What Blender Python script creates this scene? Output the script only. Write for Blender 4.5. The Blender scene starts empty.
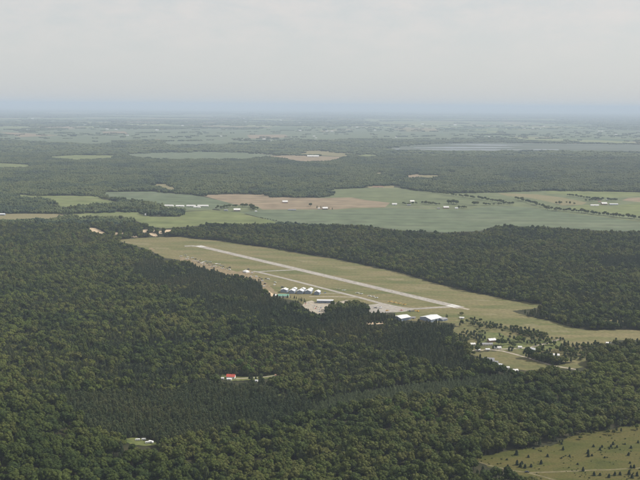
import bpy, bmesh, math, random
import numpy as np
from mathutils import Matrix, Vector, noise as mnoise
from mathutils.geometry import tessellate_polygon

random.seed(7); RNG = np.random.default_rng(11)
scene = bpy.context.scene
R = math.radians

# ------------------------------------------------------------------ camera
CAMH = 520.0
FPX = 879.0                       # focal length in pixels of a 640 px wide picture
PITCH = math.atan((240 - 105.5) / FPX)
ROLL = R(0.42)
cam_d = bpy.data.cameras.new('camera'); cam = bpy.data.objects.new('camera', cam_d)
scene.collection.objects.link(cam); scene.camera = cam
cam_d.sensor_width = 36.0; cam_d.lens = 36.0 * FPX / 640
cam_d.clip_start = 1.0; cam_d.clip_end = 600000
CM = Matrix.Rotation(math.pi / 2 - PITCH, 4, 'X') @ Matrix.Rotation(ROLL, 4, 'Z')
CM.translation = (0, 0, CAMH); cam.matrix_world = CM

# ------------------------------------------------------------------ light
SUN_EL, SUN_AZ = 42.0, 74.0       # azimuth clockwise from the view axis (+Y)
sd = Vector((math.cos(R(SUN_EL)) * math.sin(R(SUN_AZ)), math.cos(R(SUN_EL)) * math.cos(R(SUN_AZ)), math.sin(R(SUN_EL))))
sun_d = bpy.data.lights.new('sun', 'SUN'); sun = bpy.data.objects.new('sun', sun_d)
scene.collection.objects.link(sun); sun_d.energy = 4.2; sun_d.angle = R(0.55); sun_d.color = (1.0, 0.95, 0.87)
sun.rotation_euler = sd.to_track_quat('Z', 'Y').to_euler(); sun.location = (0, 0, 900)

world = bpy.data.worlds.new('World'); scene.world = world; world.use_nodes = True
wn = world.node_tree; wn.nodes.clear()
def wnode(t, **k):
    n = wn.nodes.new(t)
    for a, b in k.items(): setattr(n, a, b)
    return n
w_out = wnode('ShaderNodeOutputWorld'); w_bg = wnode('ShaderNodeBackground')
w_sky = wnode('ShaderNodeTexSky', sky_type='NISHITA', sun_disc=False, sun_elevation=R(SUN_EL), sun_rotation=R(SUN_AZ),
              altitude=500, air_density=1.0, dust_density=3.0, ozone_density=1.0)
w_bg.inputs['Strength'].default_value = 0.075
# thin summer cloud veil over the Nishita sky, the same in every direction
w_tc = wnode('ShaderNodeTexCoord'); w_map = wnode('ShaderNodeMapping'); w_map.inputs['Scale'].default_value = (13, 13, 34)
w_n = wnode('ShaderNodeTexNoise'); w_n.inputs['Scale'].default_value = 1.15; w_n.inputs['Detail'].default_value = 9; w_n.inputs['Roughness'].default_value = .62
w_r = wnode('ShaderNodeValToRGB'); w_r.color_ramp.elements[0].position = .38; w_r.color_ramp.elements[1].position = .70
w_veil = wnode('ShaderNodeMix', data_type='RGBA'); w_veil.inputs[0].default_value = .78; w_veil.inputs[7].default_value = (8.3, 8.45, 8.35, 1)
w_cl = wnode('ShaderNodeMix', data_type='RGBA'); w_cl.inputs[7].default_value = (9.9, 8.8, 8.2, 1)
w_k = wnode('ShaderNodeMath', operation='MULTIPLY'); w_k.inputs[1].default_value = .42
L = wn.links.new
L(w_tc.outputs['Generated'], w_map.inputs[0]); L(w_map.outputs[0], w_n.inputs['Vector']); L(w_n.outputs['Fac'], w_r.inputs[0])
L(w_sky.outputs[0], w_veil.inputs[6]); L(w_veil.outputs[2], w_cl.inputs[6])
w_sx = wnode('ShaderNodeSeparateXYZ'); w_el = wnode('ShaderNodeMapRange'); w_el.inputs[1].default_value = .03; w_el.inputs[2].default_value = .11   # clouds sink into the haze towards the horizon
w_m = wnode('ShaderNodeMath', operation='MULTIPLY'); L(w_tc.outputs['Generated'], w_sx.inputs[0]); L(w_sx.outputs[2], w_el.inputs[0]); L(w_el.outputs[0], w_m.inputs[0]); L(w_r.outputs[0], w_m.inputs[1]); L(w_m.outputs[0], w_k.inputs[0]); L(w_k.outputs[0], w_cl.inputs[0])
L(w_cl.outputs[2], w_bg.inputs['Color']); L(w_bg.outputs[0], w_out.inputs['Surface'])

vs = scene.view_settings
vs.view_transform = 'Standard'; vs.look = 'None'; vs.gamma = 1.0; vs.exposure = 0.25; vs.use_curve_mapping = False
scene.cycles.use_denoising = True
scene.cycles.max_bounces = 4; scene.cycles.diffuse_bounces = 1; scene.cycles.volume_bounces = 1
scene.cycles.transparent_max_bounces = 8

HAZE_DENSITY = 4.0e-5
HAZE_COLOR = (0.585, 0.69, 0.85, 1)

# ------------------------------------------------------------------ projection helpers
CMI = CM.inverted()
A_ = np.array(CMI)
HILLS = [(-640, 1080, 46, 260), (-300, 880, 16, 150)]
def H(x, y):
    z = 0 * x
    for cx, cy, a, s in HILLS: z = z + a * np.exp(-((x - cx) ** 2 + (y - cy) ** 2) / (2 * s * s))
    return z
def proj(x, y, z):
    p = A_ @ np.stack([x, y, z, np.ones_like(x)])
    return 320 + FPX * p[0] / -p[2], 240 - FPX * p[1] / -p[2]
def gp(px, py):
    d = CM.to_3x3() @ Vector(((px - 320) / FPX, -(py - 240) / FPX, -1))
    z = 0.0
    for _ in range(8):
        t = (z - CAMH) / d.z; z = float(H(d.x * t, d.y * t))
    return Vector((d.x * t, d.y * t, z))
def inpoly(px, py, poly):
    r = np.zeros(px.shape, bool); n = len(poly)
    for i in range(n):
        x1, y1 = poly[i]; x2, y2 = poly[(i + 1) % n]
        c = (y1 > py) != (y2 > py)
        if y1 != y2: r ^= c & (px < (x2 - x1) * (py - y1) / (y2 - y1) + x1)
    return r

# ------------------------------------------------------------------ materials
def nt(name):
    m = bpy.data.materials.new(name); m.use_nodes = True; t = m.node_tree
    b = t.nodes['Principled BSDF']; b.inputs['Roughness'].default_value = .9
    b.inputs['Specular IOR Level'].default_value = .15
    return m, t, b
def ramp(t, cols, lo=.3, hi=.7):
    r = t.nodes.new('ShaderNodeValToRGB'); e = r.color_ramp.elements
    while len(e) < len(cols): e.new(.5)
    for i, c in enumerate(cols):
        e[i].position = lo + (hi - lo) * i / max(1, len(cols) - 1); e[i].color = (*c, 1)
    return r
def ground_mat(name, cols, s1, s2=None, rot=0, stretch=1, stripes=None, lo=.32, hi=.68, s3=.12):
    """world-space patches of colour: coarse + medium + fine noise, optional crop rows"""
    m, t, b = nt(name); ln = t.links.new
    g = t.nodes.new('ShaderNodeNewGeometry'); mp = t.nodes.new('ShaderNodeMapping')
    mp.inputs['Rotation'].default_value = (0, 0, -rot); mp.inputs['Scale'].default_value = (1 / stretch, 1, 1)
    ln(g.outputs['Position'], mp.inputs[0])
    n1 = t.nodes.new('ShaderNodeTexNoise'); n1.inputs['Scale'].default_value = s1; n1.inputs['Detail'].default_value = 8; n1.inputs['Roughness'].default_value = .68
    ln(mp.outputs[0], n1.inputs['Vector'])
    r = ramp(t, cols, lo, hi); ln(n1.outputs['Fac'], r.inputs[0])
    n2 = t.nodes.new('ShaderNodeTexNoise'); n2.inputs['Scale'].default_value = s3; n2.inputs['Detail'].default_value = 4
    ln(g.outputs['Position'], n2.inputs['Vector'])
    mr = t.nodes.new('ShaderNodeMapRange'); mr.inputs[1].default_value = .25; mr.inputs[2].default_value = .75; mr.inputs[3].default_value = .72; mr.inputs[4].default_value = 1.28
    ln(n2.outputs['Fac'], mr.inputs[0])
    mx = t.nodes.new('ShaderNodeMix'); mx.data_type = 'RGBA'; mx.blend_type = 'MULTIPLY'; mx.inputs[0].default_value = 1
    ln(r.outputs[0], mx.inputs[6]); ln(mr.outputs[0], mx.inputs[7]); out = mx.outputs[2]
    if stripes:
        w = t.nodes.new('ShaderNodeTexWave'); w.inputs['Scale'].default_value = stripes; w.inputs['Distortion'].default_value = 1.5; w.inputs['Detail'].default_value = 2
        ln(mp.outputs[0], w.inputs['Vector']); w.bands_direction = 'Y'
        m2 = t.nodes.new('ShaderNodeMapRange'); m2.inputs[3].default_value = .93; m2.inputs[4].default_value = 1.07; ln(w.outputs['Fac'], m2.inputs[0])
        m3 = t.nodes.new('ShaderNodeMix'); m3.data_type = 'RGBA'; m3.blend_type = 'MULTIPLY'; m3.inputs[0].default_value = 1
        ln(out, m3.inputs[6]); ln(m2.outputs[0], m3.inputs[7]); out = m3.outputs[2]
    ln(out, b.inputs['Base Color'])
    return m
def leaf_mat(name, cols, gloss=.0, noise_scale=.004, tr=.22):
    """per-tree colour: half from where the tree stands (species patches), half at random"""
    m, t, b = nt(name); ln = t.links.new
    o = t.nodes.new('ShaderNodeObjectInfo'); n = t.nodes.new('ShaderNodeTexNoise'); n.inputs['Scale'].default_value = noise_scale; n.inputs['Detail'].default_value = 3
    ln(o.outputs['Location'], n.inputs['Vector'])
    a = t.nodes.new('ShaderNodeMath'); a.operation = 'MULTIPLY_ADD'; a.inputs[1].default_value = .42
    s = t.nodes.new('ShaderNodeMath'); s.operation = 'MULTIPLY_ADD'; s.inputs[1].default_value = 1.7; s.inputs[2].default_value = -.52
    ln(n.outputs['Fac'], s.inputs[0]); ln(o.outputs['Random'], a.inputs[0]); ln(s.outputs[0], a.inputs[2])
    r = ramp(t, cols, .15, .95); ln(a.outputs[0], r.inputs[0])
    g = t.nodes.new('ShaderNodeNewGeometry'); n2 = t.nodes.new('ShaderNodeTexNoise'); n2.inputs['Scale'].default_value = .35
    ln(g.outputs['Position'], n2.inputs['Vector'])
    mr = t.nodes.new('ShaderNodeMapRange'); mr.inputs[1].default_value = .3; mr.inputs[2].default_value = .7; mr.inputs[3].default_value = .7; mr.inputs[4].default_value = 1.3
    ln(n2.outputs['Fac'], mr.inputs[0])
    mx = t.nodes.new('ShaderNodeMix'); mx.data_type = 'RGBA'; mx.blend_type = 'MULTIPLY'; mx.inputs[0].default_value = 1
    ln(r.outputs[0], mx.inputs[6]); ln(mr.outputs[0], mx.inputs[7])
    ln(mx.outputs[2], b.inputs['Base Color']); b.inputs['Roughness'].default_value = .75; b.inputs['Specular IOR Level'].default_value = .2
    if tr:
        tl = t.nodes.new('ShaderNodeBsdfTranslucent'); ms = t.nodes.new('ShaderNodeMixShader'); ms.inputs[0].default_value = tr
        ln(mx.outputs[2], tl.inputs['Color']); ln(b.outputs[0], ms.inputs[1]); ln(tl.outputs[0], ms.inputs[2])
        ln(ms.outputs[0], t.nodes['Material Output'].inputs['Surface'])
    return m
def plain(name, c, rough=.7, spec=.3, var=.12, metal=0, sc=.6):
    m, t, b = nt(name); ln = t.links.new
    b.inputs['Roughness'].default_value = rough; b.inputs['Specular IOR Level'].default_value = spec; b.inputs['Metallic'].default_value = metal
    tc = t.nodes.new('ShaderNodeTexCoord'); n = t.nodes.new('ShaderNodeTexNoise'); n.inputs['Scale'].default_value = sc; n.inputs['Detail'].default_value = 5
    ln(tc.outputs['Object'], n.inputs['Vector'])
    r = ramp(t, [tuple(v * (1 - var) for v in c), tuple(min(1, v * (1 + var)) for v in c)]); ln(n.outputs['Fac'], r.inputs[0]); ln(r.outputs[0], b.inputs['Base Color'])
    return m
RWY_ROT = math.atan2((gp(460, 307.5) - gp(199, 246)).y, (gp(460, 307.5) - gp(199, 246)).x)
M = {}
M['airgrass'] = ground_mat('airfield_grass', [(.078, .096, .032), (.118, .120, .045), (.178, .150, .073), (.098, .112, .038)], .013, rot=RWY_ROT, stretch=5)
M['lawn'] = ground_mat('lawn', [(.075, .105, .03), (.11, .125, .042), (.14, .135, .055)], .03)
M['scrub'] = ground_mat('scrub_grass', [(.08, .09, .03), (.125, .118, .048), (.16, .135, .062)], .02)
M['meadow'] = ground_mat('meadow_grass', [(.040, .048, .009), (.064, .068, .014), (.090, .078, .022), (.052, .062, .012)], .022, stretch=2.5, s3=.3)
M['crop_a'] = ground_mat('crop_green', [(.092, .112, .052), (.112, .130, .062), (.124, .138, .07)], .004, rot=.2, stretch=5, stripes=.0032, s3=.011)
M['crop_b'] = ground_mat('crop_grey_green', [(.086, .112, .062), (.102, .126, .072), (.118, .136, .082)], .004, rot=-.1, stretch=4, stripes=.0032, s3=.011)
M['crop_c'] = ground_mat('pasture_green', [(.108, .132, .046), (.132, .152, .058), (.148, .158, .07)], .006, stretch=3, s3=.012)
M['tan'] = ground_mat('dry_pasture', [(.14, .135, .062), (.18, .16, .082), (.19, .165, .09)], .006, stretch=3)
M['brown'] = ground_mat('stubble_brown', [(.185, .145, .092), (.215, .168, .11), (.205, .172, .105)], .005, rot=.1, stretch=4, stripes=.0032, s3=.011)
M['sand'] = ground_mat('bare_sand', [(.40, .30, .19), (.50, .39, .26), (.54, .43, .30)], .08)
M['dirt'] = ground_mat('trodden_dirt', [(.14, .115, .06), (.21, .165, .095), (.26, .205, .13)], .05)
M['gravel'] = ground_mat('gravel', [(.27, .235, .18), (.33, .29, .23), (.38, .34, .275)], .05)
M['tarmac'] = ground_mat('pale_weathered_asphalt', [(.25, .228, .20), (.305, .28, .245), (.345, .318, .278)], .03, rot=RWY_ROT, stretch=6)
M['track'] = ground_mat('sandy_track', [(.10, .092, .045), (.15, .132, .07), (.20, .17, .10)], .09)
M['marsh'] = ground_mat('marsh', [(.06, .085, .06), (.09, .105, .08), (.13, .14, .115)], .002, stretch=4)
M['markings'] = plain('runway_paint', (.72, .71, .68), .6)
M['bark'] = plain('bark', (.085, .065, .048), .95, .1, .3, sc=2)
M['leaf'] = leaf_mat('broadleaf_foliage', [(.024, .042, .006), (.042, .061, .008), (.064, .081, .012), (.084, .088, .018), (.054, .088, .010)], tr=.2)
M['leaf_light'] = leaf_mat('light_broadleaf_foliage', [(.074, .104, .015), (.098, .120, .020), (.124, .124, .028)], tr=.22)
M['needle'] = leaf_mat('conifer_foliage', [(.028, .044, .017), (.040, .056, .020), (.056, .068, .022), (.074, .076, .026)], tr=.18)
M['needle_grey'] = leaf_mat('young_pine_foliage', [(.070, .094, .040), (.084, .106, .045), (.098, .114, .05)], tr=.15)
M['juniper'] = leaf_mat('juniper_foliage', [(.010, .022, .010), (.018, .032, .012), (.026, .040, .014)], tr=.05)
M['farleaf'] = leaf_mat('far_canopy', [(.018, .034, .018), (.030, .048, .018), (.060, .078, .024), (.085, .098, .032), (.040, .058, .022)], tr=0, noise_scale=.0022)
M['white_roof'] = plain('white_metal_roof', (.68, .67, .65), .5, .3, .12, sc=.3)
M['pale_roof'] = plain('pale_metal_roof', (.62, .63, .64), .45, .4, .1, sc=.3)
M['grey_roof'] = plain('grey_shingle_roof', (.27, .27, .28), .85, .2, .18, sc=.5)
M['dark_roof'] = plain('dark_shingle_roof', (.11, .105, .10), .85, .2, .2)
M['red_roof'] = plain('red_metal_roof', (.46, .085, .055), .5, .4, .12)
M['green_roof'] = plain('green_metal_roof', (.17, .33, .25), .5, .4, .1)
M['brown_roof'] = plain('rusty_brown_roof', (.27, .17, .11), .8, .2, .2)
M['white_wall'] = plain('white_siding', (.72, .71, .68), .7, .3, .06)
M['blue_wall'] = plain('blue_grey_metal_siding', (.22, .26, .33), .5, .4, .08)
M['cream_wall'] = plain('cream_siding', (.62, .55, .44), .7, .3, .08)
M['brick_wall'] = plain('brown_brick_wall', (.26, .16, .11), .85, .2, .15)
M['wood_wall'] = plain('weathered_barn_board', (.20, .15, .12), .9, .1, .25)
M['glass'] = plain('window_glass', (.03, .04, .05), .1, .5, .05)
M['door_dark'] = plain('dark_hangar_door', (.11, .14, .19), .5, .4, .1)
M['rubber'] = plain('tyre_rubber', (.02, .02, .02), .9)
M['metal'] = plain('galvanised_metal', (.45, .46, .47), .4, .5, .1, .6)
for k, c in dict(paint_white=(.78, .78, .77), paint_yellow=(.72, .40, .03), paint_red=(.5, .04, .03), paint_blue=(.06, .16, .42), paint_dark=(.03, .035, .045), paint_silver=(.42, .43, .44), paint_tan=(.45, .37, .27), canvas=(.82, .81, .79), canvas_blue=(.16, .42, .72)).items():
    M[k] = plain(k, c, .35 if 'paint' in k else .8, .5, .05)

# ------------------------------------------------------------------ object helpers
COL = scene.collection
def link(name, me, mats=(), parent=None):
    o = bpy.data.objects.new(name, me); COL.objects.link(o)
    if me is not None:
        for m in mats:
            if m.name not in [x.name for x in me.materials if x]: me.materials.append(m)
    if parent is not None: o.parent = parent
    return o
def tag(o, label=None, cat=None, group=None, kind=None):
    if label: o['label'] = label
    if cat: o['category'] = cat
    if group: o['group'] = group
    if kind: o['kind'] = kind
    return o
def empty(name, loc, rz=0):
    o = bpy.data.objects.new(name, None); COL.objects.link(o); o.location = loc; o.rotation_euler.z = rz; o.empty_display_size = 2
    return o
class MB:
    def __init__(s): s.v, s.f = [], []
    def add(s, vs_, fs):
        b = len(s.v); s.v += [tuple(p) for p in vs_]; s.f += [tuple(b + i for i in f) for f in fs]; return s
    def box(s, x0, x1, y0, y1, z0, z1):
        return s.add([(x0, y0, z0), (x1, y0, z0), (x1, y1, z0), (x0, y1, z0), (x0, y0, z1), (x1, y0, z1), (x1, y1, z1), (x0, y1, z1)],
                     [(0, 3, 2, 1), (4, 5, 6, 7), (0, 1, 5, 4), (1, 2, 6, 5), (2, 3, 7, 6), (3, 0, 4, 7)])
    def loft(s, rings, cap=True):
        n = len(rings[0]); b = len(s.v)
        for r in rings: s.v += [tuple(p) for p in r]
        for k in range(len(rings) - 1):
            for i in range(n):
                j = (i + 1) % n; s.f.append((b + k * n + i, b + k * n + j, b + (k + 1) * n + j, b + (k + 1) * n + i))
        if cap: s.f.append(tuple(b + i for i in reversed(range(n)))); s.f.append(tuple(b + (len(rings) - 1) * n + i for i in range(n)))
        return s
    def cyl(s, c, axis, r, h, n=10, r2=None):
        ax = Vector(axis).normalized(); u = ax.orthogonal().normalized(); w = ax.cross(u); c = Vector(c); r2 = r if r2 is None else r2
        ring = lambda o, q: [o + (u * math.cos(a) + w * math.sin(a)) * q for a in [2 * math.pi * i / n for i in range(n)]]
        return s.loft([ring(c, r), ring(c + ax * h, r2)])
    def mesh(s, name):
        me = bpy.data.meshes.new(name); me.from_pydata(s.v, [], s.f); me.update(); return me
    def build(s, name, mat, parent=None): return link(name, s.mesh(name), [mat], parent)

def sheet(name, poly, mat, lift, rough=0, kind='structure', label=None, thick=0):
    """a ground patch: polygon given in picture points, laid on the ground"""
    pts = [gp(x, y) for x, y in poly]
    if rough:
        out = []
        for i, p in enumerate(pts):
            q = pts[(i + 1) % len(pts)]; n = max(1, int((q - p).length / (rough * 2.2))); n = min(n, 60)
            for k in range(n):
                c = p.lerp(q, k / n); out.append(c + Vector((random.uniform(-1, 1), random.uniform(-1, 1), 0)) * rough)
        pts = out
    z = lift * (1 + pts[0].y * 6e-5)
    v = [(p.x, p.y, float(H(p.x, p.y)) + z) for p in pts]
    tris = tessellate_polygon([[Vector((a, b, 0)) for a, b, c in v]])
    fs = []
    for t in tris:
        a, b, c = [Vector(v[i]) for i in t]
        fs.append(t if (b - a).cross(c - a).z > 0 else tuple(reversed(t)))
    me = bpy.data.meshes.new(name); me.from_pydata(v, [], fs); me.update()
    o = link(name, me, [mat]); tag(o, label, None, None, kind); return o
def strip(name, pts, width, mat, lift, px=True, jitter=0):
    P = [gp(*p) if px else Vector(p) for p in pts]
    if jitter:
        Q = []
        for a, b in zip(P, P[1:]):
            n = max(1, int((b - a).length / 25))
            Q += [a.lerp(b, k / n) + Vector((random.uniform(-1, 1), random.uniform(-1, 1), 0)) * jitter for k in range(n)]
        P = Q + [P[-1]]
    v = []
    for i, p in enumerate(P):
        d = (P[min(i + 1, len(P) - 1)] - P[max(i - 1, 0)]); d.z = 0; d.normalize(); n = Vector((-d.y, d.x, 0)) * width * .5 * (1 + (random.uniform(-.18, .18) if jitter else 0))
        for q in (p + n, p - n): v.append((q.x, q.y, float(H(q.x, q.y)) + lift * (1 + q.y * 6e-5)))
    fs = [(2 * i, 2 * i + 1, 2 * i + 3, 2 * i + 2) for i in range(len(P) - 1)]
    me = bpy.data.meshes.new(name); me.from_pydata(v, [], fs); me.update()
    return tag(link(name, me, [mat]), kind='structure')

# ------------------------------------------------------------------ ground sheet
gx = sorted(set([0.0] + [s * v for s in (1, -1) for v in list(np.arange(25, 1200, 25.)) + [1300, 1500, 1800, 2200, 3000, 4500, 7000, 11000, 18000, 30000, 60000, 110000, 180000]]))
gy = [-4000, -1500, 0, 300, 500] + list(np.arange(600, 2600, 25.)) + [2700, 2900, 3300, 4000, 5000, 6500, 9000, 13000, 19000, 28000, 40000, 70000, 120000, 220000]
X, Y = np.meshgrid(np.array(gx, float), np.array(gy, float)); Z = H(X, Y)
vv = np.stack([X.ravel(), Y.ravel(), Z.ravel()], 1); nx, ny = len(gx), len(gy)
ff = [(j * nx + i, j * nx + i + 1, (j + 1) * nx + i + 1, (j + 1) * nx + i) for j in range(ny - 1) for i in range(nx - 1)]
me = bpy.data.meshes.new('ground'); me.from_pydata(vv.tolist(), [], ff); me.update(); me.polygons.foreach_set('use_smooth', [True] * len(me.polygons))
gm, t, b = nt('land'); ln = t.links.new           # forest floor nearby, a patchwork of farmland on the far plain
g = t.nodes.new('ShaderNodeNewGeometry'); sx = t.nodes.new('ShaderNodeSeparateXYZ'); ln(g.outputs['Position'], sx.inputs[0])
n1 = t.nodes.new('ShaderNodeTexNoise'); n1.inputs['Scale'].default_value = .05; n1.inputs['Detail'].default_value = 6; ln(g.outputs['Position'], n1.inputs['Vector'])
r1 = ramp(t, [(.018, .022, .010), (.035, .036, .016), (.05, .044, .022)]); ln(n1.outputs['Fac'], r1.inputs[0])
mp = t.nodes.new('ShaderNodeMapping'); mp.inputs['Scale'].default_value = (.0011, .00085, 0); mp.inputs['Rotation'].default_value = (0, 0, .25); ln(g.outputs['Position'], mp.inputs[0])
vo = t.nodes.new('ShaderNodeTexVoronoi'); vo.distance = 'CHEBYCHEV'; vo.inputs['Scale'].default_value = 1; ln(mp.outputs[0], vo.inputs['Vector'])
sc = t.nodes.new('ShaderNodeSeparateColor'); ln(vo.outputs['Color'], sc.inputs[0])
r2 = ramp(t, [(.07, .10, .05), (.12, .15, .07), (.17, .19, .09), (.09, .12, .06), (.20, .17, .11), (.11, .15, .06)], 0, 1); r2.color_ramp.interpolation = 'CONSTANT'; ln(sc.outputs[0], r2.inputs[0])
mr = t.nodes.new('ShaderNodeMapRange'); mr.inputs[1].default_value = 8500; mr.inputs[2].default_value = 10500; ln(sx.outputs[1], mr.inputs[0])
mx = t.nodes.new('ShaderNodeMix'); mx.data_type = 'RGBA'; ln(mr.outputs[0], mx.inputs[0]); ln(r1.outputs[0], mx.inputs[6]); ln(r2.outputs[0], mx.inputs[7]); ln(mx.outputs[2], b.inputs['Base Color'])
tag(link('ground', me, [gm]), kind='structure')

# ------------------------------------------------------------------ land cover, traced as seen in the picture
AIRFIELD = [(116, 240), (139, 238), (160, 237), (182, 237), (196, 239), (220, 240.5), (242, 244.5), (267, 247.5), (304, 254), (330, 258), (364, 265), (400, 272.5), (437, 284), (475, 293), (512, 300.5), (550, 306), (530, 309), (510.5, 311), (531, 317), (550, 321), (569, 326.5), (584, 330), (602, 330), (627, 329.5), (660, 332), (740, 336), (740, 342), (660, 340), (640, 340), (618, 340), (610, 342), (600, 344), (570, 344.5), (548, 342), (565, 341), (563, 338), (548, 338), (545, 333.5), (520, 328.5), (500, 325.5), (480, 321), (470, 318), (464, 322), (457, 324), (446, 322.5), (432, 322.5), (420, 321), (409, 320.5), (395, 319.5), (396, 313), (381, 311.5), (370, 311.5), (368, 304), (345, 300), (327, 305), (323, 312.5), (315, 312.5), (309, 308), (304, 305.5), (297, 301), (280, 298), (273, 295.5), (266.5, 291.5), (262, 286), (260, 281), (250, 277.5), (238, 276.5), (225, 272.5), (211, 268.5), (195, 264.5), (180, 260), (165, 258), (158, 254.5), (150, 250.5), (135, 245.5)]
FIELDS = [  # name, polygon, material
 ('field', [(15, 194.5), (35, 195.5), (97, 196), (102, 199), (122, 202), (95, 204.5), (67, 207), (57, 208), (55, 202), (48, 199), (36, 197.5), (15, 196.5)], 'crop_c'),
 ('field', [(100, 192.3), (150, 191.5), (192, 195), (204, 197), (236, 204), (222, 209), (186, 209.5), (176, 206.5), (150, 202), (126, 199.5), (105, 196)], 'crop_b'),
 ('field', [(-60, 215), (0, 213.8), (70, 213.8), (62, 216), (47, 219), (20, 219.7), (-60, 220)], 'tan'),
 ('field', [(70, 214), (120, 212), (142, 212.5), (150, 216.8), (180, 216.8), (183, 212), (212, 210), (240, 213), (262, 218.5), (278, 221), (278, 224), (240, 224), (215, 223.5), (195, 226), (165, 228.5), (150, 226.5), (138, 221.5), (124, 217), (105, 216.5), (85, 217.5), (72, 216.5)], 'crop_c'),
 ('field', [(200, 195), (235, 194), (265, 194.5), (272, 197.2), (320, 198), (352, 197.5), (365, 200), (390, 202.8), (385, 207.5), (355, 207.8), (335, 209.5), (262, 209.5), (257, 206), (236, 204.8)], 'brown'),
 ('field', [(331, 189), (365, 188), (395, 187.3), (415, 191), (450, 196), (480, 200.5), (480, 206), (455, 205), (420, 204), (412, 200), (390, 202.5), (365, 199.8), (352, 197.3), (331, 197.3)], 'crop_a'),
 ('field', [(242, 212.5), (262, 210), (320, 209.8), (340, 210), (385, 208), (435, 209.5), (465, 210), (480, 207), (505, 206), (530, 207.5), (547, 210), (575, 214), (605, 217.5), (640, 222), (720, 230), (720, 240), (640, 231.5), (605, 231), (580, 229), (547, 227), (495, 226), (480, 231), (445, 232.5), (402, 230.5), (365, 225.5), (320, 224.5), (279, 223), (262, 218)], 'crop_b'),
 ('field', [(545, 191), (580, 191), (640, 192.5), (720, 194), (720, 198), (640, 196), (620, 197.5), (597, 197.5), (570, 195.5), (547, 193.5)], 'crop_c'),
 ('field', [(497, 193), (537, 194.5), (562, 197.5), (587, 202.5), (582, 205), (562, 205.5), (550, 202), (530, 198), (507, 196)], 'tan'),
 ('field', [(587, 205), (610, 206.5), (640, 202.5), (720, 204), (720, 222), (640, 216), (615, 213.5), (580, 210.2), (567, 207.3)], 'crop_c'),
 ('field', [(628, 198), (660, 197), (720, 200), (720, 203), (640, 202), (622, 200.5)], 'brown'),
 ('field', [(405, 175.5), (418, 174.2), (421, 177.3), (410, 178)], 'brown'), ('field', [(418, 175), (441, 175.5), (440, 177.5), (422, 177.5)], 'tan'),
 ('field', [(374, 172.8), (383, 172.5), (383, 174), (375, 174)], 'tan'),
 ('field', [(150, 184), (166, 184), (176, 188), (176, 192), (171, 190)], 'tan'),
 ('field', [(366, 186.5), (394, 185.8), (394, 188), (370, 188.2)], 'tan'),
 ('field', [(-60, 130), (0, 130), (30, 131), (95, 128), (160, 129), (160, 139), (135, 140), (100, 144), (50, 142), (0, 139), (-60, 139)], 'crop_b'),
 ('field', [(45, 157), (75, 155), (117, 155.5), (110, 158), (75, 160)], 'crop_c'), ('field', [(126, 154), (160, 152.5), (210, 152), (245, 152.5), (277, 155.5), (242, 159), (195, 159), (160, 159), (132, 156.5)], 'crop_b'),
 ('field', [(-60, 163), (0, 163), (32, 165), (25, 167.5), (-60, 168)], 'crop_c'),
 ('field', [(160, 130), (210, 127.5), (260, 131), (320, 129.5), (320, 140), (280, 141), (210, 144), (175, 145), (160, 143)], 'crop_b'),
 ('field', [(262, 156), (295, 155.3), (345, 157), (330, 161), (300, 161.5), (285, 158.5)], 'brown'), ('field', [(298, 150.5), (326, 151), (352, 154), (346, 157), (318, 155), (300, 154)], 'tan'),
 ('field', [(320, 132), (370, 128), (420, 131), (480, 132), (480, 139), (420, 139.5), (370, 138), (320, 140)], 'crop_b'),
 ('field', [(500, 131), (560, 129), (640, 129), (720, 130), (720, 140), (640, 139), (570, 137), (510, 136)], 'crop_b'),
 ('field', [(247, 135), (285, 134.6), (290, 137.5), (250, 138.5)], 'brown'), ('field', [(102, 131.5), (125, 131.5), (128, 134), (104, 134)], 'brown'), ('field', [(0, 132), (30, 133.5), (60, 135.5), (20, 137)], 'brown'),
 ('field', [(355, 154.2), (380, 154.5), (378, 156.5), (358, 156.8)], 'crop_c'), ('field', [(530, 127), (590, 126.5), (585, 128.5), (535, 128.8)], 'crop_c'), ('field', [(370, 121.5), (470, 121.5), (450, 124), (380, 124)], 'crop_c'),
 ('field', [(400, 129), (440, 129), (438, 131.5), (402, 131.5)], 'tan'),
]
MARSH = [(380, 149), (412, 145.5), (440, 143.5), (480, 142.5), (560, 143.5), (640, 144.5), (720, 145), (720, 151), (640, 151.5), (555, 150.5), (480, 151), (420, 150.5)]
MEADOW = [(472, 459), (486, 455.5), (512, 449.5), (550, 445.5), (563, 440), (582, 433), (610, 429), (640, 424), (740, 412), (740, 560), (600, 560), (541, 481), (516, 473.5), (490, 466.5)]
GRASS_H = [(466, 353), (485, 352), (502, 351), (525, 357.5), (552, 366), (576, 362), (589, 362), (588, 366), (576, 368.5), (552, 368.5), (525, 370.5), (506, 367.5), (488, 359), (473, 355.5)]
SCRUB = [(456, 322), (470, 318), (500, 325), (545, 333), (566, 341), (602, 344), (594, 352), (590, 362), (560, 362), (520, 356), (500, 350), (470, 352), (455, 350), (452, 335)]
LAWN1 = [(478, 332), (500, 333), (512, 339), (535, 340), (560, 341), (563, 347), (545, 351), (520, 350), (500, 349), (482, 345)]
TRAILER = [(123, 438.5), (137.5, 437.5), (152, 440.5), (163, 444), (158, 445.3), (145, 446.3), (136, 445.5), (126.5, 443)]
REDYARD = [(218, 376.5), (222, 374), (238, 376.5), (250, 377), (266, 375.8), (278, 374.3), (281, 376.5), (267, 379), (243, 380.5), (228, 381)]
GLADE = [(276, 393.5), (288, 393), (289, 395.5), (278, 396)]
STRIPC = [(362, 322.5), (374, 322.3), (385, 321.8), (385, 324), (374, 324.4), (363, 324.6)]
LIGHTPATCH = [(588, 320.5), (612, 320), (640, 321), (690, 322), (690, 325), (640, 325), (606, 325)]
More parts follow.
